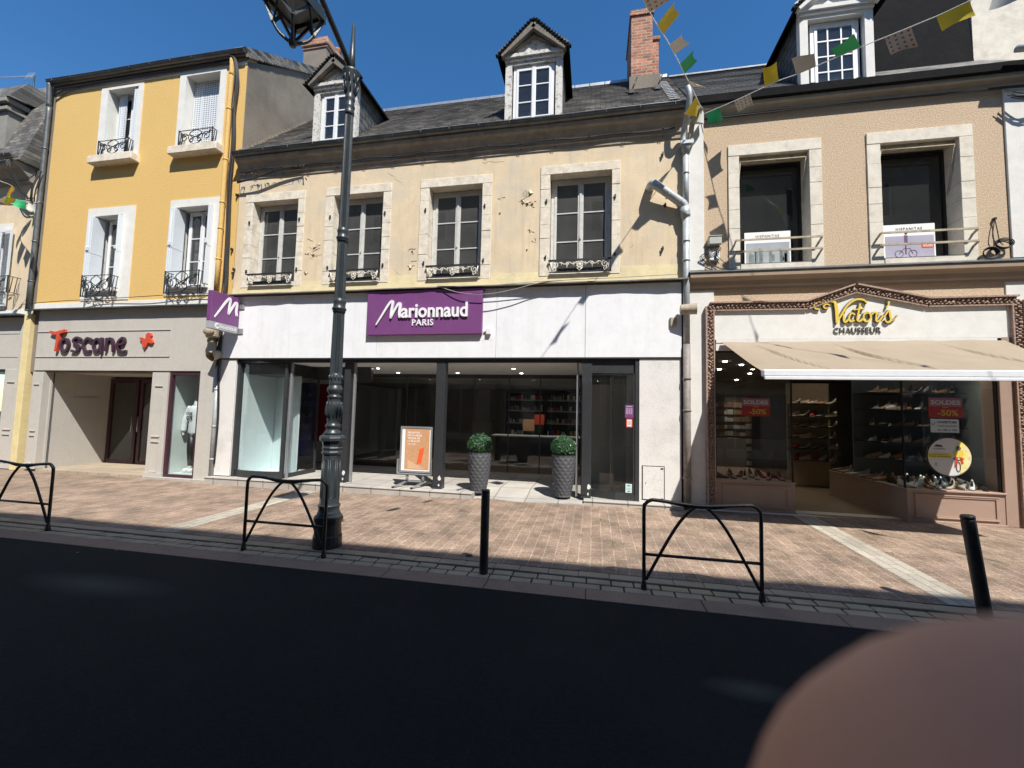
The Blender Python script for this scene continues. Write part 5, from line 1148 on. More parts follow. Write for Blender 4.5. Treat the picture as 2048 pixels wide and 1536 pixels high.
for s, r0_ in ((-.01, .055),): b.tube([(cxx+s+.028*math.cos(a), -.009, czz-.13+.075*math.sin(a)) for a in fr(0, 2*math.pi, 16)], .005, 4)
b.tube([(cxx-.07, -.009, czz-.0), (cxx, -.009, czz-.03), (cxx+.07, -.009, czz-.0)], .006, 4); b.build('printed_bicycle', M_black, t)
b = MB(); b.prism([(cxx-.05, czz+.12), (cxx+.055, czz+.13), (cxx+.07, czz+.06), (cxx+.03, czz+.02), (cxx-.03, czz+.02), (cxx-.065, czz+.07)][::-1], -.010, -.0082); b.build('printed_jersey', M_yell, t)
b = MB(); b.prism([(cxx-.05, czz+.02), (cxx-.01, czz+.02), (cxx-.03, czz-.14), (cxx-.06, czz-.14)][::-1], -.0105, -.0083); b.prism([(cxx+.01, czz+.02), (cxx+.05, czz+.02), (cxx+.06, czz-.08), (cxx+.03, czz-.09)][::-1], -.0105, -.0083); b.build('printed_legs', M_red, t)
b = MB(); b.ell((cxx, -.009, czz+.155), .035, .003, .038, 10, 6); b.build('printed_helmet', M_olive, t)
# notices on the perfume shop corner window
t = card('opening_hours', .555, .70, 1.60, 1.83, -.035, M_purple, 'purple opening hours notice on the corner glass of the perfume shop', 'notice')
b = MB(); text(b, 'BIENVENUE', .627, 1.795, -.0355, width=.09, height=.014, bold=.01, ext=.001, align='c')
for k in range(6): b.box(.575, .61, -.037, -.0355, 1.76-.018*k, 1.765-.018*k); b.box(.62, .645, -.037, -.0355, 1.76-.018*k, 1.765-.018*k); b.box(.655, .68, -.037, -.0355, 1.76-.018*k, 1.765-.018*k)
b.build('lettering', M_letter, t)
t = card('red_notice', .575, .685, 1.43, 1.585, -.035, mat('notice_red', (.65, .06, .04), .5), 'small red framed white notice under the purple opening hours', 'notice')
b = MB(); b.box(.592, .668, -.037, -.0352, 1.45, 1.565); b.build('paper', M_paper, t); b = MB()
for k in range(4): b.box(.6, .66, -.0385, -.0372, 1.54-.02*k, 1.546-.02*k)
b.build('lettering', M_olive, t)
t = card('window_sticker', .57, .68, .285, .44, -.035, mat('sticker_mint', (.50, .68, .66), .5), 'pale mint sticker at the foot of the perfume shop corner glass', 'sticker')
b = MB(); b.box(.60, .65, -.037, -.0352, .40, .415); b.box(.59, .66, -.037, -.0352, .35, .356); b.box(.605, .645, -.037, -.0352, .305, .32); b.build('lettering', M_olive, t)
# ================================================================== LEFT HOUSE (cut by the frame)
LH = thing('corner_house', (-17, 0, 0), 'pale beige house with weathered slate mansard, cut by the left edge of the photo', 'house')
LX0, LX1 = -20.5, -13.72
lw = (-15.75, -14.72, 3.98, 5.98)
b = MB(); b.wall(LX0, LX1, 3.75, 7.3, 0, .3, [lw, (-18.6, -17.6, 3.98, 5.98)]); b.build('wall', M_beige, LH)
surround(LH, (-15.95, -14.55, 3.9, 6.15), (-15.72, -14.76, 4.0, 5.96), M_trim, -.02, .25); surround(LH, (-18.8, -17.4, 3.9, 6.15), (-18.58, -17.62, 4.0, 5.96), M_trim, -.02, .25)
casement(LH, -15.7, -14.78, 4.02, 5.94, .2, M_white, curtain=True); casement(LH, -18.56, -17.64, 4.02, 5.94, .2, M_white, curtain=True)
b = MB()
for (a, c) in ((-14.80, -14.42),):
    b.ring((a, c, 4.0, 5.96), (a+.04, c-.04, 4.05, 5.9), -.09, -.055)
    z = 4.08
    while z < 5.88: b.obox((a+.04, -.07, z), (c-.04, -.07, z), .03, .006, up=(0, -.5, 1)); z += .04
b.build('shutter', M_shut, LH); scroll_rail(LH, -15.8, -14.1, 4.30, 4.7, -.02, .22)
room_box(LH, LX0+.05, LX1-.05, 3.8, 6.9)
M_olds = mat('grey_stucco_cornice', (.27, .26, .23), .9, .12, 5, .3, 40, dirt=.4)
b = MB(); cornice(b, LX0, -13.98, [(0, 7.15), (-.08, 7.17), (-.12, 7.27), (-.3, 7.42), (-.42, 7.46), (-.42, 7.55), (0, 7.55)]); b.build('cornice', M_olds, LH)
b = MB(); gutter(b, LX0, -13.9, -.46, 7.63, .08); b.build('gutter', M_zinc, LH)
b = MB(); b.prism([(-.36, 7.56), (4.5, 7.56), (4.5, 9.2), (1.6, 10.9), (1.0, 10.75), (.15, 9.3)], LX0, -13.9, 'x'); 
b.build('mansard', M_slate, LH)
b = MB(); b.use(M_olds); b.wall(-16.2, -14.72, 7.6, 9.25, -.22, .5, [(-15.75, -15.0, 7.75, 8.95)]); b.box(-16.3, -14.62, -.34, .5, 9.2, 9.32, .01); b.box(-16.25, -14.66, -.29, .3, 9.02, 9.12, .01); b.box(-16.2, -14.70, -.30, .2, 7.68, 7.78, .01)
b.use(M_slate); b.prism([(-.34, 9.32), (.2, 9.40), (.7, 9.95), (-.0, 9.9)], -16.35, -14.55, 'x'); b.build('dormer', None, LH)
b = MB()
z = 7.8
b.box(-15.74, -15.01, -.1, -.08, 7.76, 8.94)
while z < 8.9: b.box(-15.72, -15.03, -.12, -.1, z, z+.02); z += .05
b.build('dormer_shutter', M_shut, LH)
b = MB(); b.wall(LX0, LX1, .0, 3.75, 0, .3, [(-17.6, -14.22, .12, 2.42)]); b.build('lower_wall', M_greyfront, LH)
b = MB(); b.use(M_greyfront); b.box(LX0, -13.72, -.05, .0, 2.42, 3.7); b.use(M_slot)
for z in (2.72, 3.3): b.box(LX0, -13.85, -.0525, -.0498, z-.015, z)
b.build('shop_fascia', None, LH)
b = MB(); ledge(b, LX0, -13.70, -.26, .0, 3.72, 3.76, .006, 40, 3); b.build('zinc_ledge', M_zinc, LH)
b = MB(); b.wall(LX0, -13.55, 3.77, 3.92, -.02, -.001, []); b.build('white_band', M_trim, LH)
pilaster(LH, -14.20, -13.72, .02, 2.42, M_greyfront)
b = MB(); b.ring((-17.6, -14.22, .12, 2.42), (-17.54, -14.28, .2, 2.36), .02, .08); wf = b.build('display_window', M_darkalu, LH)
b = MB(); b.box(-17.55, -14.27, .04, .05, .18, 2.37); b.build('pane', M_shopglass, wf)
b = MB(); b.use(M_mint); b.box(-17.6, -14.2, 2.0, 2.05, .1, 2.5); b.use(M_roomdark); b.box(-17.6, -14.2, .3, 2.0, .08, .12); b.box(-17.6, -14.2, .3, 2.0, 2.44, 2.5); b.build('shop_interior', None, LH)
b = MB(); b.box(LX0, LX1, 6.9, 7.0, 0, 7.5); b.build('back_wall', M_graywall, LH)
b = MB(); b.box(-14.5, -14.25, .3, .5, .14, .62, .02); tag(b.build('shopping_basket', MATS['sale_red']), 'red box low in the shop window at the left edge of the photo', 'basket')
# yellow strip pier between shop fronts
b = MB(); b.box(-13.70, -13.50, -.09, .3, .0, 3.78, .004); tag(b.build('party_pier', mat('pale_yellow_paint', (.70, .58, .30), .85, .06, 8, .2, 40, dirt=.25, dscale=3)), 'narrow pale yellow pier between the two grey shop fronts at the left', 'pier')
# tv antenna
t = thing('tv_antenna', (-14.6, .9, 9.9), 'thin rooftop television antenna against the blue sky at the left', 'antenna')
ax, az = at(64, 200, .9); b = MB(); b.tube([(ax, .9, az-.1), (ax, .9, az+.75)], .018, 6); b.tube([(ax-.2, .9, az), (ax+.02, .9, az+.05)], .015, 5); b.tube([(ax-.15, .9, az-.1), (ax+.02, .9, az-.05)], .015, 5); b.build('mast', M_iron, t)
b = MB(); p0 = Vector((ax, .9, az+.72)); p1 = p0+Vector((-1.6, .1, .25)); b.tube([p0, p1], .01, 5)
for k in range(22): q = p0+(p1-p0)*(.05+k/23); h = .05 if k > 4 else .16; b.tube([q+Vector((0, -h*.3, -h)), q+Vector((0, h*.3, h))], .004, 4)
b.build('boom', M_alu, t)
# ================================================================== RIGHT HOUSE sliver
RH = thing('white_house', (9.8, 0, 0), 'white rendered house at the right edge of the photo beside the pink house', 'house')
b = MB(); b.wall(6.985, 12.5, 3.0, 6.95, 0.001, .4, [(8.2, 9.3, 4.3, 6.2)]); b.wall(7.9, 12.5, 0, 3.0, 0.001, .4, [(8.4, 10.6, .1, 2.5)]); b.build('wall', M_whitewash, RH)
casement(RH, 8.22, 9.28, 4.32, 6.18, .2, M_white); b = MB(); b.box(8.4, 10.6, .3, .35, .1, 2.5); b.build('shop_door', M_darkalu, RH)
room_box(RH, 7.0, 12.4, 4.0, 6.8, .42)
b = MB(); b.box(6.99, 12.5, -.25, 0, 6.95, 7.1, .01); b.build('cornice', M_graywall, RH); b = MB(); gutter(b, 6.99, 12.5, -.33, 7.2, .08); b.build('gutter', M_zinc, RH)
b = MB(); slab_roof(b, 7.6, 12.5, -.3, 7.2, 2.5, 9.6); slab_roof(b, 7.6, 12.5, 7, 7.0, 2.5, 9.6); b.build('roof', M_slate, RH)
b = MB(); b.box(12.4, 12.5, .4, 7, 0, 7); b.box(6.985, 12.5, 6.9, 7, 0, 7); b.build('back_wall', M_graywall, RH)
# ================================================================== OPPOSITE HOUSES (their roofline casts the street shadow)
M_opp = mat('opposite_render', (.46, .42, .36), .9, .08, 2, .2, 40, dirt=.3)
for (x0, x1, H, lab, mm) in ((-27, -9, 12.45, 'tall cream house across the street at the left', M_opp), (-9, 7, 12.45, 'tall cream house across the street behind the photographer', mat('opposite_render_b', (.52, .46, .36), .9, .08, 2, .2)), (7, 24, 12.5, 'tall cream house across the street at the right', M_opp)):
    O = thing('house_across_the_street', ((x0+x1)/2, -10.6, 0), lab, 'house')
    hs = []; n = int((x1-x0)/2.6)
    for i in range(n):
        c = x0+(x1-x0)*(i+.5)/n
        for z in (4.4, 7.3, 9.9): hs.append((c-.55, c+.55, z, z+(1.9 if z < 9 else 1.5)))
        hs.append((c-1.0, c+1.0, .3, 3.0))
    b = MB(); b.wall(x0, x1, 0, H, -10.6, -10.9, hs); b.build('wall', mm, O)
    b = MB(); g = MB(); 
    for h in hs: b.ring(h, (h[0]+.06, h[1]-.06, h[2]+.06, h[3]-.06), -10.75, -10.7); b.box((h[0]+h[1])/2-.03, (h[0]+h[1])/2+.03, -10.75, -10.70, h[2], h[3]); g.box(h[0], h[1], -10.78, -10.76, h[2], h[3])
    b.build('window', M_white, O); g.build('pane', M_darkalu, O)
    b = MB(); b.box(x0, x1, -10.61, -10.35, H-.2, H+.0, .02); b.box(x0, x1, -10.61, -10.52, 3.6, 3.8); b.build('cornice', M_stone, O)
    b = MB(); slab_roof(b, x0, x1, -10.4, H, -13.5, H+2.6); slab_roof(b, x0, x1, -17, H, -13.5, H+2.6); b.build('roof', M_slate, O)
    b = MB(); b.box(x0, x1, -17, -16.8, 0, H); b.build('back_wall', M_opp, O)
# ================================================================== PIPES AND CABLES
def solo(name, fn, m, lab, cat, grp=None):
    b = MB(); fn(b); return tag(b.build(name, m), lab, cat, grp)
# yellow downpipe on the yellow house
xa, xb = at(447, 200)[0], at(436, 500)[0]; X = -8.22
t = thing('drainpipe', (X, -.08, 4.2), 'slim yellow painted drainpipe at the right edge of the yellow house', 'drainpipe')
pipe(t, [(X-.01, -.08, 9.62), (X, -.08, 9.5), (X, -.07, 9.2), (X, -.07, 8.8), (X+.0, -.07, 4.15)], .05, M_yellow, 'pipe', (8.4, 7.2, 6.2, 5.6, 4.9))
# left drainpipe
t = thing('drainpipe', (-13.62, -.08, 3.9), 'dark grey drainpipe down the joint between the left beige and yellow houses', 'drainpipe')
pipe(t, [(-13.60, -.12, 9.68), (-13.61, -.10, 9.45), (-13.62, -.08, 9.1), (-13.62, -.07, 8.6), (-13.64, -.07, 3.85)], .055, M_zinc, 'pipe', (8.0, 6.6, 5.6, 4.6))
# lower pipe near projecting sign
t = thing('drainpipe', (-8.02, -.08, 0.1), 'dull zinc drainpipe beside the left granite pier of the perfume shop', 'drainpipe')
pipe(t, [(-8.03, -.06, 2.6), (-8.03, -.06, .05)], .05, M_zincpipe, 'pipe', (2.0, 1.2, .5))
# main right drainpipe with hopper branches
t = thing('drainpipe', (1.6, -.09, .1), 'shiny zinc drainpipe with hoppers between the beige house and the pink house', 'drainpipe')
PXm = 1.585
pipe(t, [(PXm, -.09, 6.40), (PXm, -.09, 5.3)], .052, M_zincpipe, 'pipe', (6.0,)); pipe(t, [(PXm, -.09, 5.25), (PXm, -.09, 2.9)], .058, M_zincpipe, 'pipe', (4.75, 4.4))
pipe(t, [(PXm, -.10, 2.9), (PXm, -.10, .1)], .062, mat('dull_lead_grey_pipe', (.24, .21, .19), .6, .2, 9, .2, 30, dirt=.5, dscale=6), 'lower_pipe', (2.3, 1.75, .6))
b = MB(); b.lathe([(-.16, .055), (-.0, .10), (.06, .105)], (PXm, -.1, 6.48), 4); b.box(PXm-.1, PXm+.12, -.19, -.02, 6.50, 6.56); b.build('hopper', M_zincpipe, t)
pipe(t, [(.98, .0, 5.82), (1.0, -.16, 5.80), (1.06, -.2, 5.76), (1.45, -.13, 5.48), (1.56, -.10, 5.38), (PXm, -.09, 5.2)], .078, M_zincpipe, 'branch_pipe', ()); 
b = MB(); b.tube([(1.28, -.155, 5.60), (1.30, -.15, 5.585)], .088, 14); b.tube([(1.47, -.12, 5.46), (1.49, -.12, 5.445)], .088, 14); b.lathe([(-.14, .06), (.05, .095)], (PXm-.02, -.1, 5.3), 10); b.build('pipe_collar', M_zincpipe, t)
pipe(t, [(PXm-.02, -.40, 7.38), (PXm, -.42, 7.2), (PXm-.01, -.3, 6.95), (PXm-.04, -.12, 6.75), (PXm-.04, -.1, 6.5)], .048, M_zincpipe, 'top_pipe'); pipe(t, [(PXm+.22, -.30, 7.05), (PXm+.16, -.26, 6.98), (PXm+.1, -.12, 6.85), (PXm+.08, -.1, 6.5)], .045, M_dirty, 'top_pipe')
# spot lamps on the pier
fx_, fz = at(1378, 619, -.2); t = thing('floodlight', (fx_, -.2, fz-.1), 'cream round floodlight fixed by the zinc drainpipe, pointing right', 'floodlight')
b = MB(); b.tube([(fx_-.14, -.2, fz), (fx_+.12, -.24, fz)], [.085, .095], 18, caps=False); b.tube([(fx_-.14, -.2, fz), (fx_-.12, -.2, fz)], .08, 14); b.tube([(fx_+.1, -.24, fz), (fx_+.105, -.24, fz)], .088, 18); b.build('lamp', M_dirty, t); b = MB(); b.box(fx_-.03, fx_+.03, -.2, -.0, fz-.02, fz+.02); b.box(fx_-.3, fx_-.18, -.12, -.02, fz-.28, fz-.1, .02); b.build('bracket', M_dirty, t)
# junction boxes on pink house
bx, bz = at(1430, 488, -.08); t = thing('junction_box', (bx, -.05, bz-.3), 'two stacked cable junction boxes on the pink wall left of its left window', 'junction box')
b = MB(); b.box(bx-.11, bx+.1, -.13, 0, bz-.02, bz+.13, .012); b.box(bx-.115, bx+.105, -.14, -.05, bz+.12, bz+.135, .004); b.build('upper_box', M_sgrey if 0 else mat('box_grey_plastic', (.42, .43, .38), .5, .05), t); b = MB(); b.box(bx-.09, bx+.08, -.06, 0, bz-.28, bz-.09, .008); b.build('lower_box', M_paper, t)
b = MB()
for k in range(7):
    a = bx-.1+rnd.random()*.16; c = bx-.25+rnd.random()*.45; b.tube(cr([(a, -.07, bz-.03), (a+.03*rnd.uniform(-1, 1), -.1, bz-.12), (c, -.08, bz-.22), (c+rnd.uniform(-.2, .2), -.05, bz-.35)], 4), .006, 5)
b.build('cables', M_cable, t)
# coil of cable on pink wall
cx_, cz_ = at(1985, 490, -.03)
def coil(b):
    b.tube(cr([(cx_+.05, -.03, cz_+.42), (cx_+.0, -.04, cz_+.15), (cx_+.02, -.05, cz_+.02), (cx_-.05, -.05, cz_-.1)], 4), .007, 5); b.tube(cr([(cx_+.05, -.03, cz_+.42), (cx_+.07, -.04, cz_+.2), (cx_+.08, -.05, cz_+.05), (cx_+.12, -.06, cz_-.02)], 4), .007, 5)
    for k in range(4):
        r = .085+.008*k; b.tube([(cx_+.12+r*1.1*math.cos(a), -.05-.012*k, cz_-.02+r*.7*math.sin(a)+.01*k) for a in fr(0, 2*math.pi, 18)], .008, 5)
        b.tube([(cx_-.06+r*math.cos(a), -.05-.012*k, cz_-.14+r*.85*math.sin(a)) for a in fr(0, 2*math.pi, 18)], .008, 5)
    b.box(cx_+.035, cx_+.065, -.05, 0, cz_+.41, cz_+.44)
solo('cable_coil', coil, M_cable, 'coiled brown black cable hanging on the pink wall near its right edge', 'cable')
def bundle(b, pts, n, spread, r, seed):
    rr = random.Random(seed)
    for k in range(n):
        o = [rr.uniform(-1, 1)*spread for _ in range(3)]; ph = rr.random()*6
        b.tube(cr([(p[0]+o[0]*.6+.5*spread*math.sin(i*1.3+ph), p[1]+o[1]*.5, p[2]+o[2]+.5*spread*math.cos(i*1.7+ph)) for i, p in enumerate(pts)], 4), r*rr.uniform(.7, 1.2), 5)
solo('cable_bundle', lambda b: (bundle(b, [(-8.25, -.12, 9.62), (-8.12, -.1, 9.55), (-8.04, -.1, 9.1), (-8.08, -.09, 8.4), (-8.03, -.1, 7.6), (-8.06, -.09, 6.6), (-8.02, -.08, 5.4), (-7.98, -.09, 4.5), (-7.97, -.12, 4.0), (-8.0, -.10, 3.2), (-8.02, -.1, 2.5)], 9, .038, .018, 3), bundle(b, [(-8.08, -.1, 3.9), (-8.0, -.12, 3.3), (-7.98, -.1, 2.4), (-7.93, -.08, 1.4), (-7.94, -.08, .4)], 3, .02, .012, 4)), M_cable, 'thick black cable bundle running down between the yellow and beige houses', 'cable')
solo('cable_bundle', lambda b: bundle(b, [(-13.5, -.06, 9.40), (-13.0, -.05, 9.54), (-11.5, -.06, 9.55), (-9.5, -.05, 9.56), (-8.3, -.06, 9.56)], 6, .018, .011, 5), M_cable, 'black cables under the eaves of the yellow house', 'cable')
def mc(b):
    pts = [(x, -.09+.006*math.sin(x*3), 6.86+.012*math.sin(x*5.1)) for x in fr(-7.8, 1.4, 30)]; bundle(b, pts, 4, .010, .010, 6)
    for x in fr(-7.4, 1.2, 13): b.ell((x, -.115, 6.875), .016, .014, .016, 6, 4); b.box(x-.006, x+.006, -.075, -.02, 6.77, 6.78)
    bundle(b, [(-7.8, -.13, 6.62), (-7.3, -.15, 6.66), (-6.7, -.13, 6.80), (-6.2, -.10, 6.84)], 5, .03, .011, 8)
    rr = random.Random(4)
    for k in range(34): x = -7.75+rr.random()*1.75; z = 6.78+.08*(x+7.75)/1.7; b.tube([(x, -.13, z), (x+rr.uniform(-.04, .07), -.13-rr.random()*.05, z-rr.uniform(-.03, .1))], .008, 4)
solo('cable_bundle', mc, M_cable, 'messy black cable run clipped under the cornice of the beige house', 'cable')
solo('cable_bundle', lambda b: (bundle(b, [(1.9, -.06, 6.99), (3.0, -.06, 7.0), (4.2, -.06, 7.0), (5.4, -.06, 7.0), (6.4, -.07, 7.0), (6.9, -.1, 6.95)], 5, .014, .011, 16), bundle(b, [(6.4, -.14, 6.8), (6.7, -.2, 6.7), (7.2, -.16, 6.76)], 6, .05, .009, 17)), M_cable, 'black cables under the gutter of the pink house', 'cable')
solo('loose_cable', lambda b: (b.tube(cr([(-13.5, -.28, 3.96), (-12.6, -.2, 4.03), (-11.4, -.1, 4.08), (-10, -.12, 4.10), (-9.0, -.1, 4.13), (-8.4, -.1, 4.12)], 6), .008, 5), b.tube(cr([(-9.4, -.1, 4.12), (-9.0, -.2, 3.96), (-8.5, -.22, 3.95), (-8.1, -.3, 4.06)], 6), .006, 5)), M_cable, 'thin black cable along the white band over the clothes shop', 'cable')
solo('loose_cable', lambda b: (b.tube(cr([(-2.9, -.2, 4.03), (-2.5, -.24, 3.9), (-2.0, -.25, 3.86), (-1.5, -.24, 3.93), (-1.0, -.22, 4.05), (-.3, -.2, 4.10)], 6), .008, 5), b.tube(cr([(-3.0, -.22, 4.06), (-2.0, -.24, 4.03), (-1.1, -.23, 4.07), (.3, -.2, 4.10), (1.4, -.2, 4.12)], 6), .007, 5)), M_palecable, 'grey cable sagging over the top right of the purple sign', 'cable')
solo('loose_cable', lambda b: (bundle(b, [(-14.0, -.5, 7.5), (-13.9, -.3, 6.9), (-13.75, -.15, 6.6), (-13.65, -.2, 6.9), (-13.6, -.12, 7.4)], 7, .07, .011, 9), b.tube(cr([(-14.9, -.35, 7.3), (-14.3, -.3, 7.15), (-13.9, -.25, 7.1), (-13.7, -.15, 7.3)], 5), .012, 5)), M_cable, 'tangle of cables where the gutter of the left house meets the yellow house', 'cable')
solo('drainpipe', lambda b: b.tube([(6.35, -.34, 7.42), (7.6, -.36, 7.36)], .05, 12), M_zincpipe, 'pale horizontal pipe at the upper right edge above the white house', 'pipe')
# ================================================================== STREET FURNITURE
# lamp post
LPX, LPY = -3.115, -3.15
LP = thing('street_lamp', (LPX, LPY, 0), 'tall dark grey fluted cast iron lamp post with open lantern, before the perfume shop', 'street lamp')
b = MB(); b.lathe([(0, .165), (.13, .165), (.15, .155), (.27, .148), (.29, .155), (.31, .165), (.34, .168)], (LPX, LPY, 0), 20, smooth=False); b.build('base', M_blackbar, LP)
b = MB(); b.lathe([(.34, .165), (.37, .152), (.385, .13), (.395, .135), (.41, .125), (.43, .12), (.47, .12), (.485, .132), (.5, .12)], (LPX, LPY, 0), 20)
b.lathe([(.5, .116), (.52, .112), (1.09, .104), (1.10, .115)], (LPX, LPY, 0), 8, smooth=False)
for k in range(8):
    a = 2*math.pi*k/8; d = Vector((math.cos(a), math.sin(a), 0)); s = Vector((-d.y, d.x, 0)); R0 = .112*math.cos(math.pi/8)
    for (p, q) in (((-.03, .58), (.03, .58)), ((.03, .58), (.028, 1.03)), ((.028, 1.03), (-.028, 1.03)), ((-.028, 1.03), (-.03, .58))):
        rr = lambda z: R0*(1-.07*(z-.52)/.57); A = Vector((LPX, LPY, 0))+d*(rr(p[1])+.001)+s*p[0]+Vector((0, 0, p[1])); B = Vector((LPX, LPY, 0))+d*(rr(q[1])+.001)+s*q[0]+Vector((0, 0, q[1])); b.tube([A, B], .0045, 5)
b.lathe([(1.10, .118), (1.12, .122), (1.135, .112), (1.155, .112), (1.17, .122), (1.185, .112), (1.20, .112)], (LPX, LPY, 0), 8, smooth=False)
b.lathe([(1.20, .112), (1.245, .125), (1.26, .15), (1.29, .154), (1.31, .145), (1.33, .115)], (LPX, LPY, 0), 8, smooth=False)
b.lathe([(1.33, .11), (1.36, .098), (1.38, .08), (1.41, .076), (1.425, .09), (1.44, .092), (1.455, .078), (1.48, .072), (1.52, .078), (1.58, .088), (1.66, .088), (1.72, .082), (1.77, .07), (1.78, .082), (1.795, .082), (1.805, .066), (1.83, .07), (1.86, .092), (1.89, .092), (1.92, .072), (1.94, .066), (1.955, .078), (1.97, .068), (2.0, .078), (2.05, .072), (2.08, .066)], (LPX, LPY, 0), 24)
for k in range(12):       # acanthus ribs on the vase
    a = 2*math.pi*k/12; b.tube([(LPX+r*math.cos(a), LPY+r*math.sin(a), z) for z, r in ((1.53, .082), (1.58, .092), (1.64, .094), (1.70, .088), (1.73, .084))], [.006, .012, .011, .008, .004], 5)
    b.tube([(LPX+r*math.cos(a), LPY+r*math.sin(a), z) for z, r in ((1.99, .078), (2.03, .078), (2.06, .07))], [.004, .01, .004], 5)
b.build('pedestal', M_anthra, LP)
b = MB(); b.lathe([(2.08, .072), (2.84, .0665)], (LPX, LPY, 0), 32, .17, 1, smooth=False); b.lathe([(3.0, .0655), (3.74, .061)], (LPX, LPY, 0), 32, .17, 1, smooth=False); b.lathe([(3.9, .059), (5.42, .0535)], (LPX, LPY, 0), 32, .17, 1, smooth=False)
b.build('shaft', M_anthra, LP)
for z0, r in ((2.84, .067), (3.74, .062)): b = MB(); b.lathe([(z0-.01, r), (z0, r*1.12), (z0+.02, r*1.12), (z0+.03, r*1.25), (z0+.045, r*1.28), (z0+.06, r*1.08), (z0+.10, r*1.05), (z0+.12, r*1.15), (z0+.14, r*1.15), (z0+.155, r*1.02), (z0+.17, r)], (LPX, LPY, 0), 24); b.build('collar', M_anthra, LP)
b = MB()
b.lathe([(5.40, .055), (5.42, .062), (5.45, .062), (5.47, .054), (5.50, .064), (5.52, .066), (5.54, .055), (5.60, .058), (5.62, .066), (5.64, .058), (5.70, .06), (5.80, .07), (5.9, .085), (5.96, .104), (5.985, .108), (6.0, .085), (6.02, .05)], (LPX, LPY, 0), 24)
for k in range(9):
    a = 2*math.pi*k/9
    for z0 in (5.68, 5.80): b.tube([(LPX+r*math.cos(a+z0*4), LPY+r*math.sin(a+z0*4), z0+dz) for dz, r in ((0, .062), (.05, .082), (.10, .092), (.13, .086))], [.005, .012, .012, .004], 5)
b.build('capital', M_anthra, LP)
b = MB(); b.tube([(LPX, LPY, 6.0), (LPX-.0, LPY, 6.2), (LPX-.0, LPY, 6.64)], [.045, .036, .02], 12); b.build('finial_spike', M_anthra, LP)
# arm rising over the road, measured plane x = post axis
b = MB(); b.tube(cr([(LPX, LPY, 6.02), (LPX, LPY-.1, 6.08), (LPX, LPY-.39, 6.22), (LPX, LPY-.7, 6.37), (LPX, LPY-.95, 6.47), (LPX, LPY-1.06, 6.46)], 5), [.044]*6+[.034]*20, 12); b.build('arm', M_anthra, LP)
LC = Vector((LPX, -4.19, 5.42)); b = MB(); hw0, hw1, hh = .225, .13, .60
tp = [(LC.x+sx*hw0, LC.y+sy*hw0, LC.z+.40) for sx, sy in ((-1, -.75), (.75, -1), (1, .75), (-.75, 1))]
for k in range(4):
    p, q = Vector(tp[k]), Vector(tp[(k+1) % 4]); b.obox(p, q, .05, .06)
b.prism([(p[0], p[1]) for p in tp], LC.z+.43, LC.z+.52, 'z'); b.lathe([(.52, .30), (.66, .17), (.80, .06), (1.06, .04)], LC, 4, smooth=False)
b.build('lantern_roof', M_anthra, LP)
b = MB(); b.box(LC.x-.17, LC.x+.17, LC.y-.17, LC.y+.17, LC.z+.405, LC.z+.428); b.build('lamp_glass', mat('frosted_lamp_glass', (.14, .16, .16), .35, .3, 60), LP)
b = MB()
for k in range(4):
    p = Vector(tp[k]); m1 = Vector((LC.x+(p.x-LC.x)*.66, LC.y+(p.y-LC.y)*.66, LC.z+.17)); m0 = Vector((LC.x, LC.y, LC.z))
    b.obox(p, m1, .022, .035); b.tube(cr([tuple(m1), (LC.x+(p.x-LC.x)*.45, LC.y+(p.y-LC.y)*.45, LC.z+.08), tuple(m0)], 5), .017, 8); b.ell(m1, .022, .022, .022, 8, 5)
    q = Vector(tp[(k+1) % 4]); n1 = Vector((LC.x+(q.x-LC.x)*.66, LC.y+(q.y-LC.y)*.66, LC.z+.17)); mid = (p+q)/2+Vector((0, 0, -.03))
    b.obox(mid, m1, .016, .03); b.obox(mid, n1, .016, .03)
b.lathe([(-.02, .03), (.02, .05), (.06, .03)], LC, 12); b.build('lantern_frame', M_anthra, LP)
# barriers
def barrier(loc):
    t = thing('street_barrier', (0, 0, 0), 'x', 'barrier', 'black tubular barriers along the kerb')
    W_, H_ = 1.03, .835; r = .0175
    b = MB(); hw = W_/2; 
    top = [(-hw, 0, .0), (-hw, 0, H_-.09), (-hw+.015, 0, H_-.035), (-hw+.06, 0, H_), (-hw+.14, 0, H_+.002)]
    b.tube(cr([(-hw, 0, -.03), (-hw, 0, .4)]+top[1:]+[(0, 0, H_-.028)]+[(-x, y_, z) for x, y_, z in top[::-1]][:-1]+[(hw, 0, .4), (hw, 0, -.03)], 5), r, 10); b.build('frame', M_blackbar, t)
    b = MB(); b.tube(cr([(-hw+.02, 0, .09), (-hw+.18, 0, .4), (-hw+.32, 0, .64), (-.07, 0, H_-.055), (0, 0, H_-.04), (.07, 0, H_-.055), (hw-.32, 0, .64), (hw-.18, 0, .4), (hw-.02, 0, .09)], 6), r*.85, 10); b.build('arch', M_blackbar, t)
    b = MB(); b.tube([(-hw, 0, .325), (hw, 0, .325)], r*.8, 10); b.build('cross_bar', M_blackbar, t)
    b = MB(); b.prism([(-.27, H_-.020), (0, H_-.030), (.27, H_-.020), (.12, H_-.05), (-.12, H_-.05)][::-1], -.008, .008)
    b.build('top_web', M_blackbar, t)
    for s in (-1, 1):
        b = MB(); b.lathe([(-.03, .03), (.02, .028), (.07, .02), (.09, .018)], (s*hw, 0, 0), 12); b.build('foot', M_blackbar, t)
    return t
pb = barrier(0); spots = [((at(490, 1104, -3.5)[0]+at(643, 1117, -3.5)[0])/2, 'black tubular barrier just left of the lamp post foot'), ((at(1289, 1177, -3.5)[0]+at(1523, 1202, -3.5)[0])/2, 'black tubular barrier in front of the white granite pier and shoe shop'), (at(95, 1065, -3.5)[0]-.515, 'black tubular barrier cut by the left edge of the photo')]
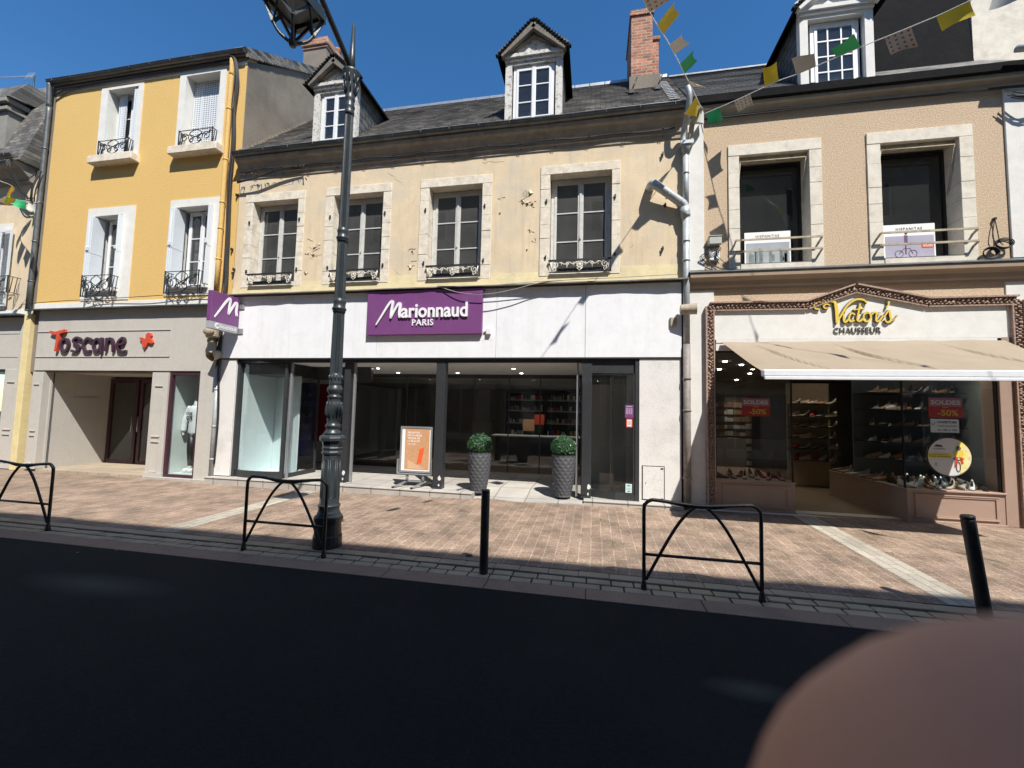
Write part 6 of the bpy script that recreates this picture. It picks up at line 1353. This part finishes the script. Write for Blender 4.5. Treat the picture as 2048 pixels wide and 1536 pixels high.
for i, (x, lab) in enumerate(spots):
    o = pb if i == 0 else copy_tree(pb); o.location = (x, -3.5, 0); o['label'] = lab
# bollards
def bollard():
    t = thing('bollard', (0, 0, 0), 'x', 'bollard', 'dark metal bollards at the kerb')
    b = MB(); b.lathe([(-.03, .047), (.0, .045), (.80, .045), (.815, .043)], (0, 0, 0), 24, .06, 1); b.build('post', M_blackbar, t)
    b = MB(); b.lathe([(.815, .045), (.838, .044), (.845, .038)], (0, 0, 0), 24); b.build('cap', M_blackbar, t); return t
pb = bollard(); pb.location = (at(967, 1148, -3.5)[0], -3.5, 0); pb['label'] = 'upright dark bollard in front of the middle of the perfume shop'
o = copy_tree(pb); bx_, _ = atg(1972, 1238); o.location = (bx_, -3.42, 0); o.rotation_euler = (0, R(-6.5), 0); o['label'] = 'leaning dark bollard with slanted top at the right, in front of the shoe shop'
o.scale = (1.1, 1.1, 1.02)
# planters
def planter():
    t = thing('planter', (0, 0, 0), 'x', 'planter', 'tall dimpled planters with box balls')
    b = MB(); n, m_ = 72, 60; H_ = .76; vs = []
    def rad(z): u = z/H_; return .135+.075*math.sin(min(1, u*1.15)*math.pi/2)-.018*max(0, u-.8)*5*(u-.8)
    hexw, hexh = 2*math.pi/13, .062
    for j in range(m_+1):
        z = H_*j/m_
        for k in range(n):
            a = 2*math.pi*k/n; dmin = 9
            for rr_ in (math.floor(z/hexh)-1, math.floor(z/hexh), math.floor(z/hexh)+1):
                off = (rr_ % 2)*.5; cc = round(a/hexw-off)+off
                for c2 in (cc-1, cc, cc+1): d = math.hypot((a/hexw-c2)*.105, (z-(rr_+.5)*hexh)*1.15); dmin = min(dmin, d)
            r = rad(z)-.016*max(0, 1-(dmin/.052)**2)*(1 if .02 < z < H_-.012 else 0); vs.append((r*math.cos(a), r*math.sin(a), z))
    fs = [(j*n+k, j*n+(k+1) % n, (j+1)*n+(k+1) % n, (j+1)*n+k) for j in range(m_) for k in range(n)]
    b.add(vs, fs, True); b.lathe([(0, .12), (.001, .134)], (0, 0, 0), n); b.lathe([(H_-.05, .18), (H_-.045, .19)], (0, 0, 0), 24)
    b.build('pot', M_pot, t)
    b = MB(); rr = random.Random(3); C_ = Vector((0, 0, H_+.13)); Rr = .222
    for k in range(5200):
        z = rr.uniform(-.75, 1); a = rr.random()*2*math.pi; s = math.sqrt(max(0, 1-z*z)); d = Vector((s*math.cos(a), s*math.sin(a), z))
        bumpy = 1+.09*noise.noise(d*4)+.05*noise.noise(d*13); p = C_+d*Rr*(bumpy*rr.uniform(.84, 1.0)+(.06 if rr.random() < .03 else 0)); 
        q = (d+Vector((rr.uniform(-.9, .9), rr.uniform(-.9, .9), rr.uniform(-.7, .9)))).normalized(); t1 = q.orthogonal().normalized(); t2 = q.cross(t1); a2 = rr.random()*6.28; u = t1*math.cos(a2)+t2*math.sin(a2); v = q.cross(u); l = rr.uniform(.010, .0165)
        b.use(M_leaf if rr.random() < .72 else M_leaf2); b.face([p-u*l, p+v*l*.55, p+u*l, p-v*l*.55])
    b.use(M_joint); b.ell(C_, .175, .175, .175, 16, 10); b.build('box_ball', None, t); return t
pb = planter(); pb.scale = (1.08, 1.08, 1.0); pb.location = (at(957, 984, .10)[0], .10, .12); pb['label'] = 'left of two dimpled grey planters with clipped box ball, behind the middle bollard'
o = copy_tree(pb); o.location = (at(1126, 992, .10)[0], .10, .135); o.rotation_euler = (0, 0, 1.1); o['label'] = 'right of two dimpled grey planters with clipped box ball, nearer the corner window'
# pavement sign board
bx0, bx1 = at(800, 944, .12)[0], at(862, 944, .12)[0]; cx = (bx0+bx1)/2; zb, zt = at(830, 948, .12)[1], at(830, 853, .12)[1]
t = thing('pavement_sign', (cx, .12, .145), 'white framed swing sign with brown poster standing on the shop threshold', 'sign')
hw = (bx1-bx0)/2+.01
b = MB(); b.ring((cx-hw, cx+hw, zb+.03, zt), (cx-hw+.035, cx+hw-.035, zb+.065, zt-.035), .10, .13); b.build('frame', M_alu, t)
b = MB(); b.box(cx-hw+.03, cx+hw-.03, .112, .12, zb+.06, zt-.03); sh_ = b.build('poster', M_paper, t)
b = MB(); b.box(cx-hw+.10, cx+hw-.06, .1085, .1115, zb+.09, zt-.04); b.build('brown_print', M_board, sh_)
b = MB(); b.prism([(cx+.02, zb+.19), (cx+.12, zb+.22), (cx+.18, zb+.53), (cx+.08, zb+.50)][::-1], .106, .1083); b.build('orange_bag_print', mat('orange_print', (.75, .11, .03), .6, .1), sh_)
b = MB(); b.prism([(cx-.17, zb+.28), (cx-.05, zb+.22), (cx+.20, zb+.10), (cx-.17, zb+.10)][::-1], .1072, .1084); b.build('pale_print', mat('pale_tan_print', (.62, .40, .25), .6, .1), sh_)
b = MB()
for k, s in enumerate(('PROFITEZ', 'DE LA VRAIE', 'VALEUR DE', 'LA BEAUTÉ')): text(b, s, cx-hw+.15, zt-.14-.055*k, .108, width=(.26, .30, .26, .26)[k], height=.037, bold=.012, ext=.001)
text(b, 'avec elle', cx-hw+.15, zt-.36, .108, width=.17, height=.03, bold=.0, ext=.001, shear=.3); b.build('lettering', M_letter, sh_)
b = MB(); b.box(cx-hw-.04, cx+hw+.01, .07, .16, zb-.01, zb+.012, .003); b.box(cx-hw-.045, cx-hw-.02, .07, .16, zb, zb+.28, .003); b.box(cx+hw, cx+hw+.02, .07, .16, zb, zb+.28, .003)
for s in (-.17, .17): b.tube([(cx+s, .115, zb-.12), (cx+s, .115, zb)], .028, 10)
b.build('holder', M_alu, t)
b = MB()
for s in (-1, 1): b.obox((cx+s*.19, .16, .235), (cx+s*.19-.12, -.16, .165), .035, .028); b.obox((cx+s*.19, .16, .235), (cx+s*.19+.06, .42, .165), .035, .028)
b.box(cx-.22, cx+.22, .135, .165, .225, .255, .003); b.build('feet', M_alu, t)
for s in (-1, 1): b = MB(); b.obox((cx+s*.19-.12, -.16, .158), (cx+s*.19-.135, -.195, .156), .042, .036); b.build('rubber_foot', M_black, t)
# ================================================================== BUNTING
M_flag = {'yellow': mat('yellow_flag', (.75, .55, .02), .6, .08, 9), 'green': mat('green_flag', (.01, .36, .12), .6, .08, 9), 'white': mat('white_flag', (.62, .60, .55), .6, .05, 9), 'grey': mat('grey_flag', (.42, .41, .38), .6, .05, 9)}
M_dot = {'red': mat('flag_red_dot', (.35, .05, .04), .6), 'dark': mat('flag_dark_dot', (.10, .08, .08), .6)}
M_string = mat('white_string', (.72, .72, .70), .8, .03)
def bunting(name, lab, pts, flags, seed, r=.006):
    t = thing(name, pts[0], lab, 'bunting', None); c = cr(pts, 10); b = MB(); b.tube(c, r, 5); b.build('string', M_string, t)
    rr = random.Random(seed); L_ = [0]
    for p, q in zip(c[:-1], c[1:]): L_.append(L_[-1]+math.dist(p, q))
    def P(s):
        s = max(0, min(L_[-1], s)); 
        for i in range(len(c)-1):
            if L_[i+1] >= s: u = (s-L_[i])/(L_[i+1]-L_[i]+1e-9); return Vector(c[i]).lerp(Vector(c[i+1]), u)
        return Vector(c[-1])
    for (s, kind, tilt, wd, ln) in flags:
        colr = kind.split('_')[0]; a = P(s-wd/2); e = P(s+wd/2); d = (e-a).normalized(); side = d.cross(Vector((0, 0, 1))).normalized()
        down = (Vector((0, 0, -1))*math.cos(tilt)+side*math.sin(tilt)); b = MB(); b.use(M_flag[colr]); nu, nv = 8, 8; vs = []
        ph = rr.random()*6; amp = .035; curl = rr.uniform(-.5, .5)
        def fp(u, v):
            o = side*(amp*v*math.sin(u*3.2+ph)+curl*.12*v*v*u)+down.cross(d)*0
            return a+d*((e-a).length*u+.04*v*math.sin(ph)+ .03*v*v*math.cos(ph*2))+down*(ln*v*(1-.12*u*math.sin(ph)))+o
        for j in range(nv+1):
            for i in range(nu+1): vs.append(fp(i/nu, j/nv))
        fs = [(j*(nu+1)+i, j*(nu+1)+i+1, (j+1)*(nu+1)+i+1, (j+1)*(nu+1)+i) for j in range(nv) for i in range(nu)]
        b.add(vs, fs, True); nn = down.cross(d).normalized()*.0015
        if '_' in kind:
            b.use(M_dot[kind.split('_')[1]])
            for ui in range(4):
                for vi in range(4):
                    cu, cv = (ui+.5)/4, (vi+.5)/4
                    for sg in (-1, 1): b.face([fp(cu+.055*math.cos(k*math.pi/3), cv+.055*math.sin(k*math.pi/3))+nn*sg for k in range(6)])
        b.build('flag', None, t)
A0 = (1.90, -.1, 7.07)
# left string: crosses the street towards the opposite houses
bunting('bunting', 'string of yellow, green and dotted flags rising from the drainpipe past the brick chimney', [A0, (1.41, -1.12, 6.94), (1.0, -1.94, 6.84), (.54, -2.84, 6.68), (-.6, -5.2, 6.5), (-2.0, -8.0, 6.6), (-3.3, -10.5, 7.0)],
        [(.14, 'white', .1, .22, .22), (.50, 'yellow', .5, .26, .20), (1.02, 'white_dark', -1.2, .20, .18), (1.45, 'green', -2.0, .26, .22), (1.95, 'white', -1.9, .24, .20), (2.45, 'yellow', -2.4, .24, .26), (2.98, 'grey_red', -1.5, .28, .26), (3.5, 'green', .2, .24, .26), (4.0, 'yellow', .2, .24, .26), (4.8, 'white', .2, .24, .26), (5.6, 'green', .3, .24, .26), (6.6, 'yellow', .3, .24, .26), (7.6, 'grey_red', .3, .24, .26), (8.8, 'green', .3, .24, .26), (10, 'yellow', .3, .24, .26)], 5)
bunting('bunting', 'string of yellow, green and dotted flags crossing the dormer at the upper right', [A0, (2.36, -.52, 6.98), (2.75, -.88, 6.92), (3.01, -1.09, 6.86), (3.46, -1.5, 6.77), (3.98, -1.97, 6.65), (4.3, -2.26, 6.60), (5.6, -3.6, 6.4), (7.6, -6.0, 6.4), (10.5, -10.4, 6.9)],
        [(.16, 'green', -.2, .24, .22), (.66, 'grey_dark', -1.1, .26, .2), (1.12, 'yellow', 2.5, .2, .26), (1.58, 'grey', 2.2, .26, .22), (2.1, 'green', 1.9, .28, .18), (2.62, 'grey_red', -.6, .26, .24), (3.12, 'yellow', -.4, .28, .2), (3.6, 'white', .2, .3, .24), (4.4, 'green', .2, .24, .26), (5.4, 'yellow', .2, .24, .26), (6.4, 'white', .2, .24, .26), (7.4, 'green', .2, .24, .26)], 11)
lx, lz = at(58, 398, -.3); l2x, l2z = at(0, 362, -1.2)
bunting('bunting', 'short string of green, white and yellow flags by the left edge of the photo', [(lx, -.1, lz), (lx-.4, -.45, lz+.0), (l2x, -1.2, l2z), (l2x-2, -3.0, l2z+.05), (l2x-5, -7, l2z+.1), (l2x-8, -10.5, l2z+.5)],
        [(.12, 'white', .3, .2, .24), (.36, 'green', .2, .2, .2), (.56, 'yellow', .6, .22, .2), (.85, 'white', .4, .22, .22), (1.15, 'green', .3, .24, .24), (1.7, 'yellow', .3, .24, .24), (2.4, 'grey_red', .3, .24, .24), (3.2, 'green', .3, .24, .24)], 4)
b = MB(); rr = random.Random(21)
for k in range(70):
    x = rr.uniform(-7.5, 5.5); y_ = -.25-abs(rr.gauss(0, .35)) if rr.random() < .6 else rr.uniform(-7.3, -.4); z = (gz(x, y_) if y_ > -3.2 else 0)+.004; r = rr.uniform(.006, .018); a0 = rr.random()*6
    b.use(rr.choice([M_stone, M_paper, M_graywall, M_joint, M_board])); b.face([(x+r*rr.uniform(.4, 1)*math.cos(a0+k2*1.57), y_+r*rr.uniform(.4, 1)*math.sin(a0+k2*1.57), z+rr.uniform(0, .006)) for k2 in range(4)])
tag(b.build('street_litter', None), 'scattered crumbs of litter and leaf scraps on the paving', 'litter', None, 'stuff')
sx_, sy_ = atg(938, 1112)
solo('pavement_stud', lambda b: b.lathe([(0, .045), (.012, .04), (.016, .02)], (sx_, sy_, 0), 12), M_iron, 'small round dark metal stud in the paving left of the middle bollard', 'stud')
# ================================================================== THE PHOTOGRAPHER'S FINGER
def camp(r, u, d): return CAM+r_*r+u_*u+f_*d
tipc = Vector((.6541, -.6698, .3514))*.0206
def hand():
    K = 20.0                                  # modelled large, shrunk at the end: keeps the voxel step sane
    bm = bmesh.new()
    def cap(p, q, r0, r1, n=12):
        p, q = Vector(p)*K, Vector(q)*K; L_ = (q-p).length; k = max(2, int(L_/(min(r0, r1)*K*.35)))
        for i in range(k+1):
            t = i/k; c = p.lerp(q, t); r = (r0+(r1-r0)*t)*K
            bmesh.ops.create_icosphere(bm, subdivisions=2, radius=r, matrix=Matrix.Translation(c))
    ax = Vector((.80, -.52, -.30)).normalized()            # index finger axis away from the tip (camera frame: right, up, forward)
    side = Vector((.35, .75, -.55)); side = (side-ax*side.dot(ax)).normalized(); pn = ax.cross(side)
    t0 = tipc; j1 = t0+ax*.022; j2 = j1+(ax*.95-pn*.25).normalized()*.026; j3 = j2+(ax-pn*.15).normalized()*.042
    cap(t0, j1, .0092, .0094); cap(j1, j2, .0088, .0092); cap(j2, j3, .0095, .0105)
    kn = [j3-side*(.021*k)-ax*.002*k for k in range(4)]; wr = j3-side*.03+ax*.085
    for k in range(4): cap(kn[k], wr-side*(.012*(k-1.5)), .0125, .017)
    lens = ((.036, .024, .02), (.034, .024, .019), (.026, .018, .018))
    for k in range(1, 4):
        a = kn[k]; d = (-ax*.5-pn*.85).normalized()
        for l, bend in zip(lens[k-1], (0, .7, 1.4)):
            dd = (d*math.cos(bend)+ax*math.sin(bend)).normalized(); e = a+dd*l; cap(a, e, .0095, .0085); a = e
    th = wr+side*.03-ax*.02; e1 = th+(side*.6-ax*.8-pn*.3).normalized()*.045; e2 = e1+(-ax*.9-pn*.4+side*.1).normalized()*.03; cap(wr+side*.0, th, .017, .015); cap(th, e1, .014, .0105); cap(e1, e2, .0105, .0085)
    cap(wr, wr+ax*.06, .024, .026)
    me = bpy.data.meshes.new('h'); bm.to_mesh(me); bm.free(); o = bpy.data.objects.new('h', me); col.objects.link(o)
    m = o.modifiers.new('r', 'REMESH'); m.mode = 'VOXEL'; m.voxel_size = .0016*K; m2 = o.modifiers.new('s', 'SMOOTH'); m2.factor = .5; m2.iterations = 4
    dg = bpy.context.evaluated_depsgraph_get(); dg.update(); me2 = bpy.data.meshes.new_from_object(o.evaluated_get(dg))
    vs = [v.co/K for v in me2.vertices]; fs = [tuple(p.vertices) for p in me2.polygons]
    bpy.data.objects.remove(o); bpy.data.meshes.remove(me); bpy.data.meshes.remove(me2)
    b = MB(); b.add([camp(*v) for v in vs], fs, True); o = b.build('hand', M_skin)
    return tag(o, "photographer's blurred fingertip filling the lower right corner", 'hand')
hand()
for o in bpy.data.objects:
    if '_w' in o: del o['_w']
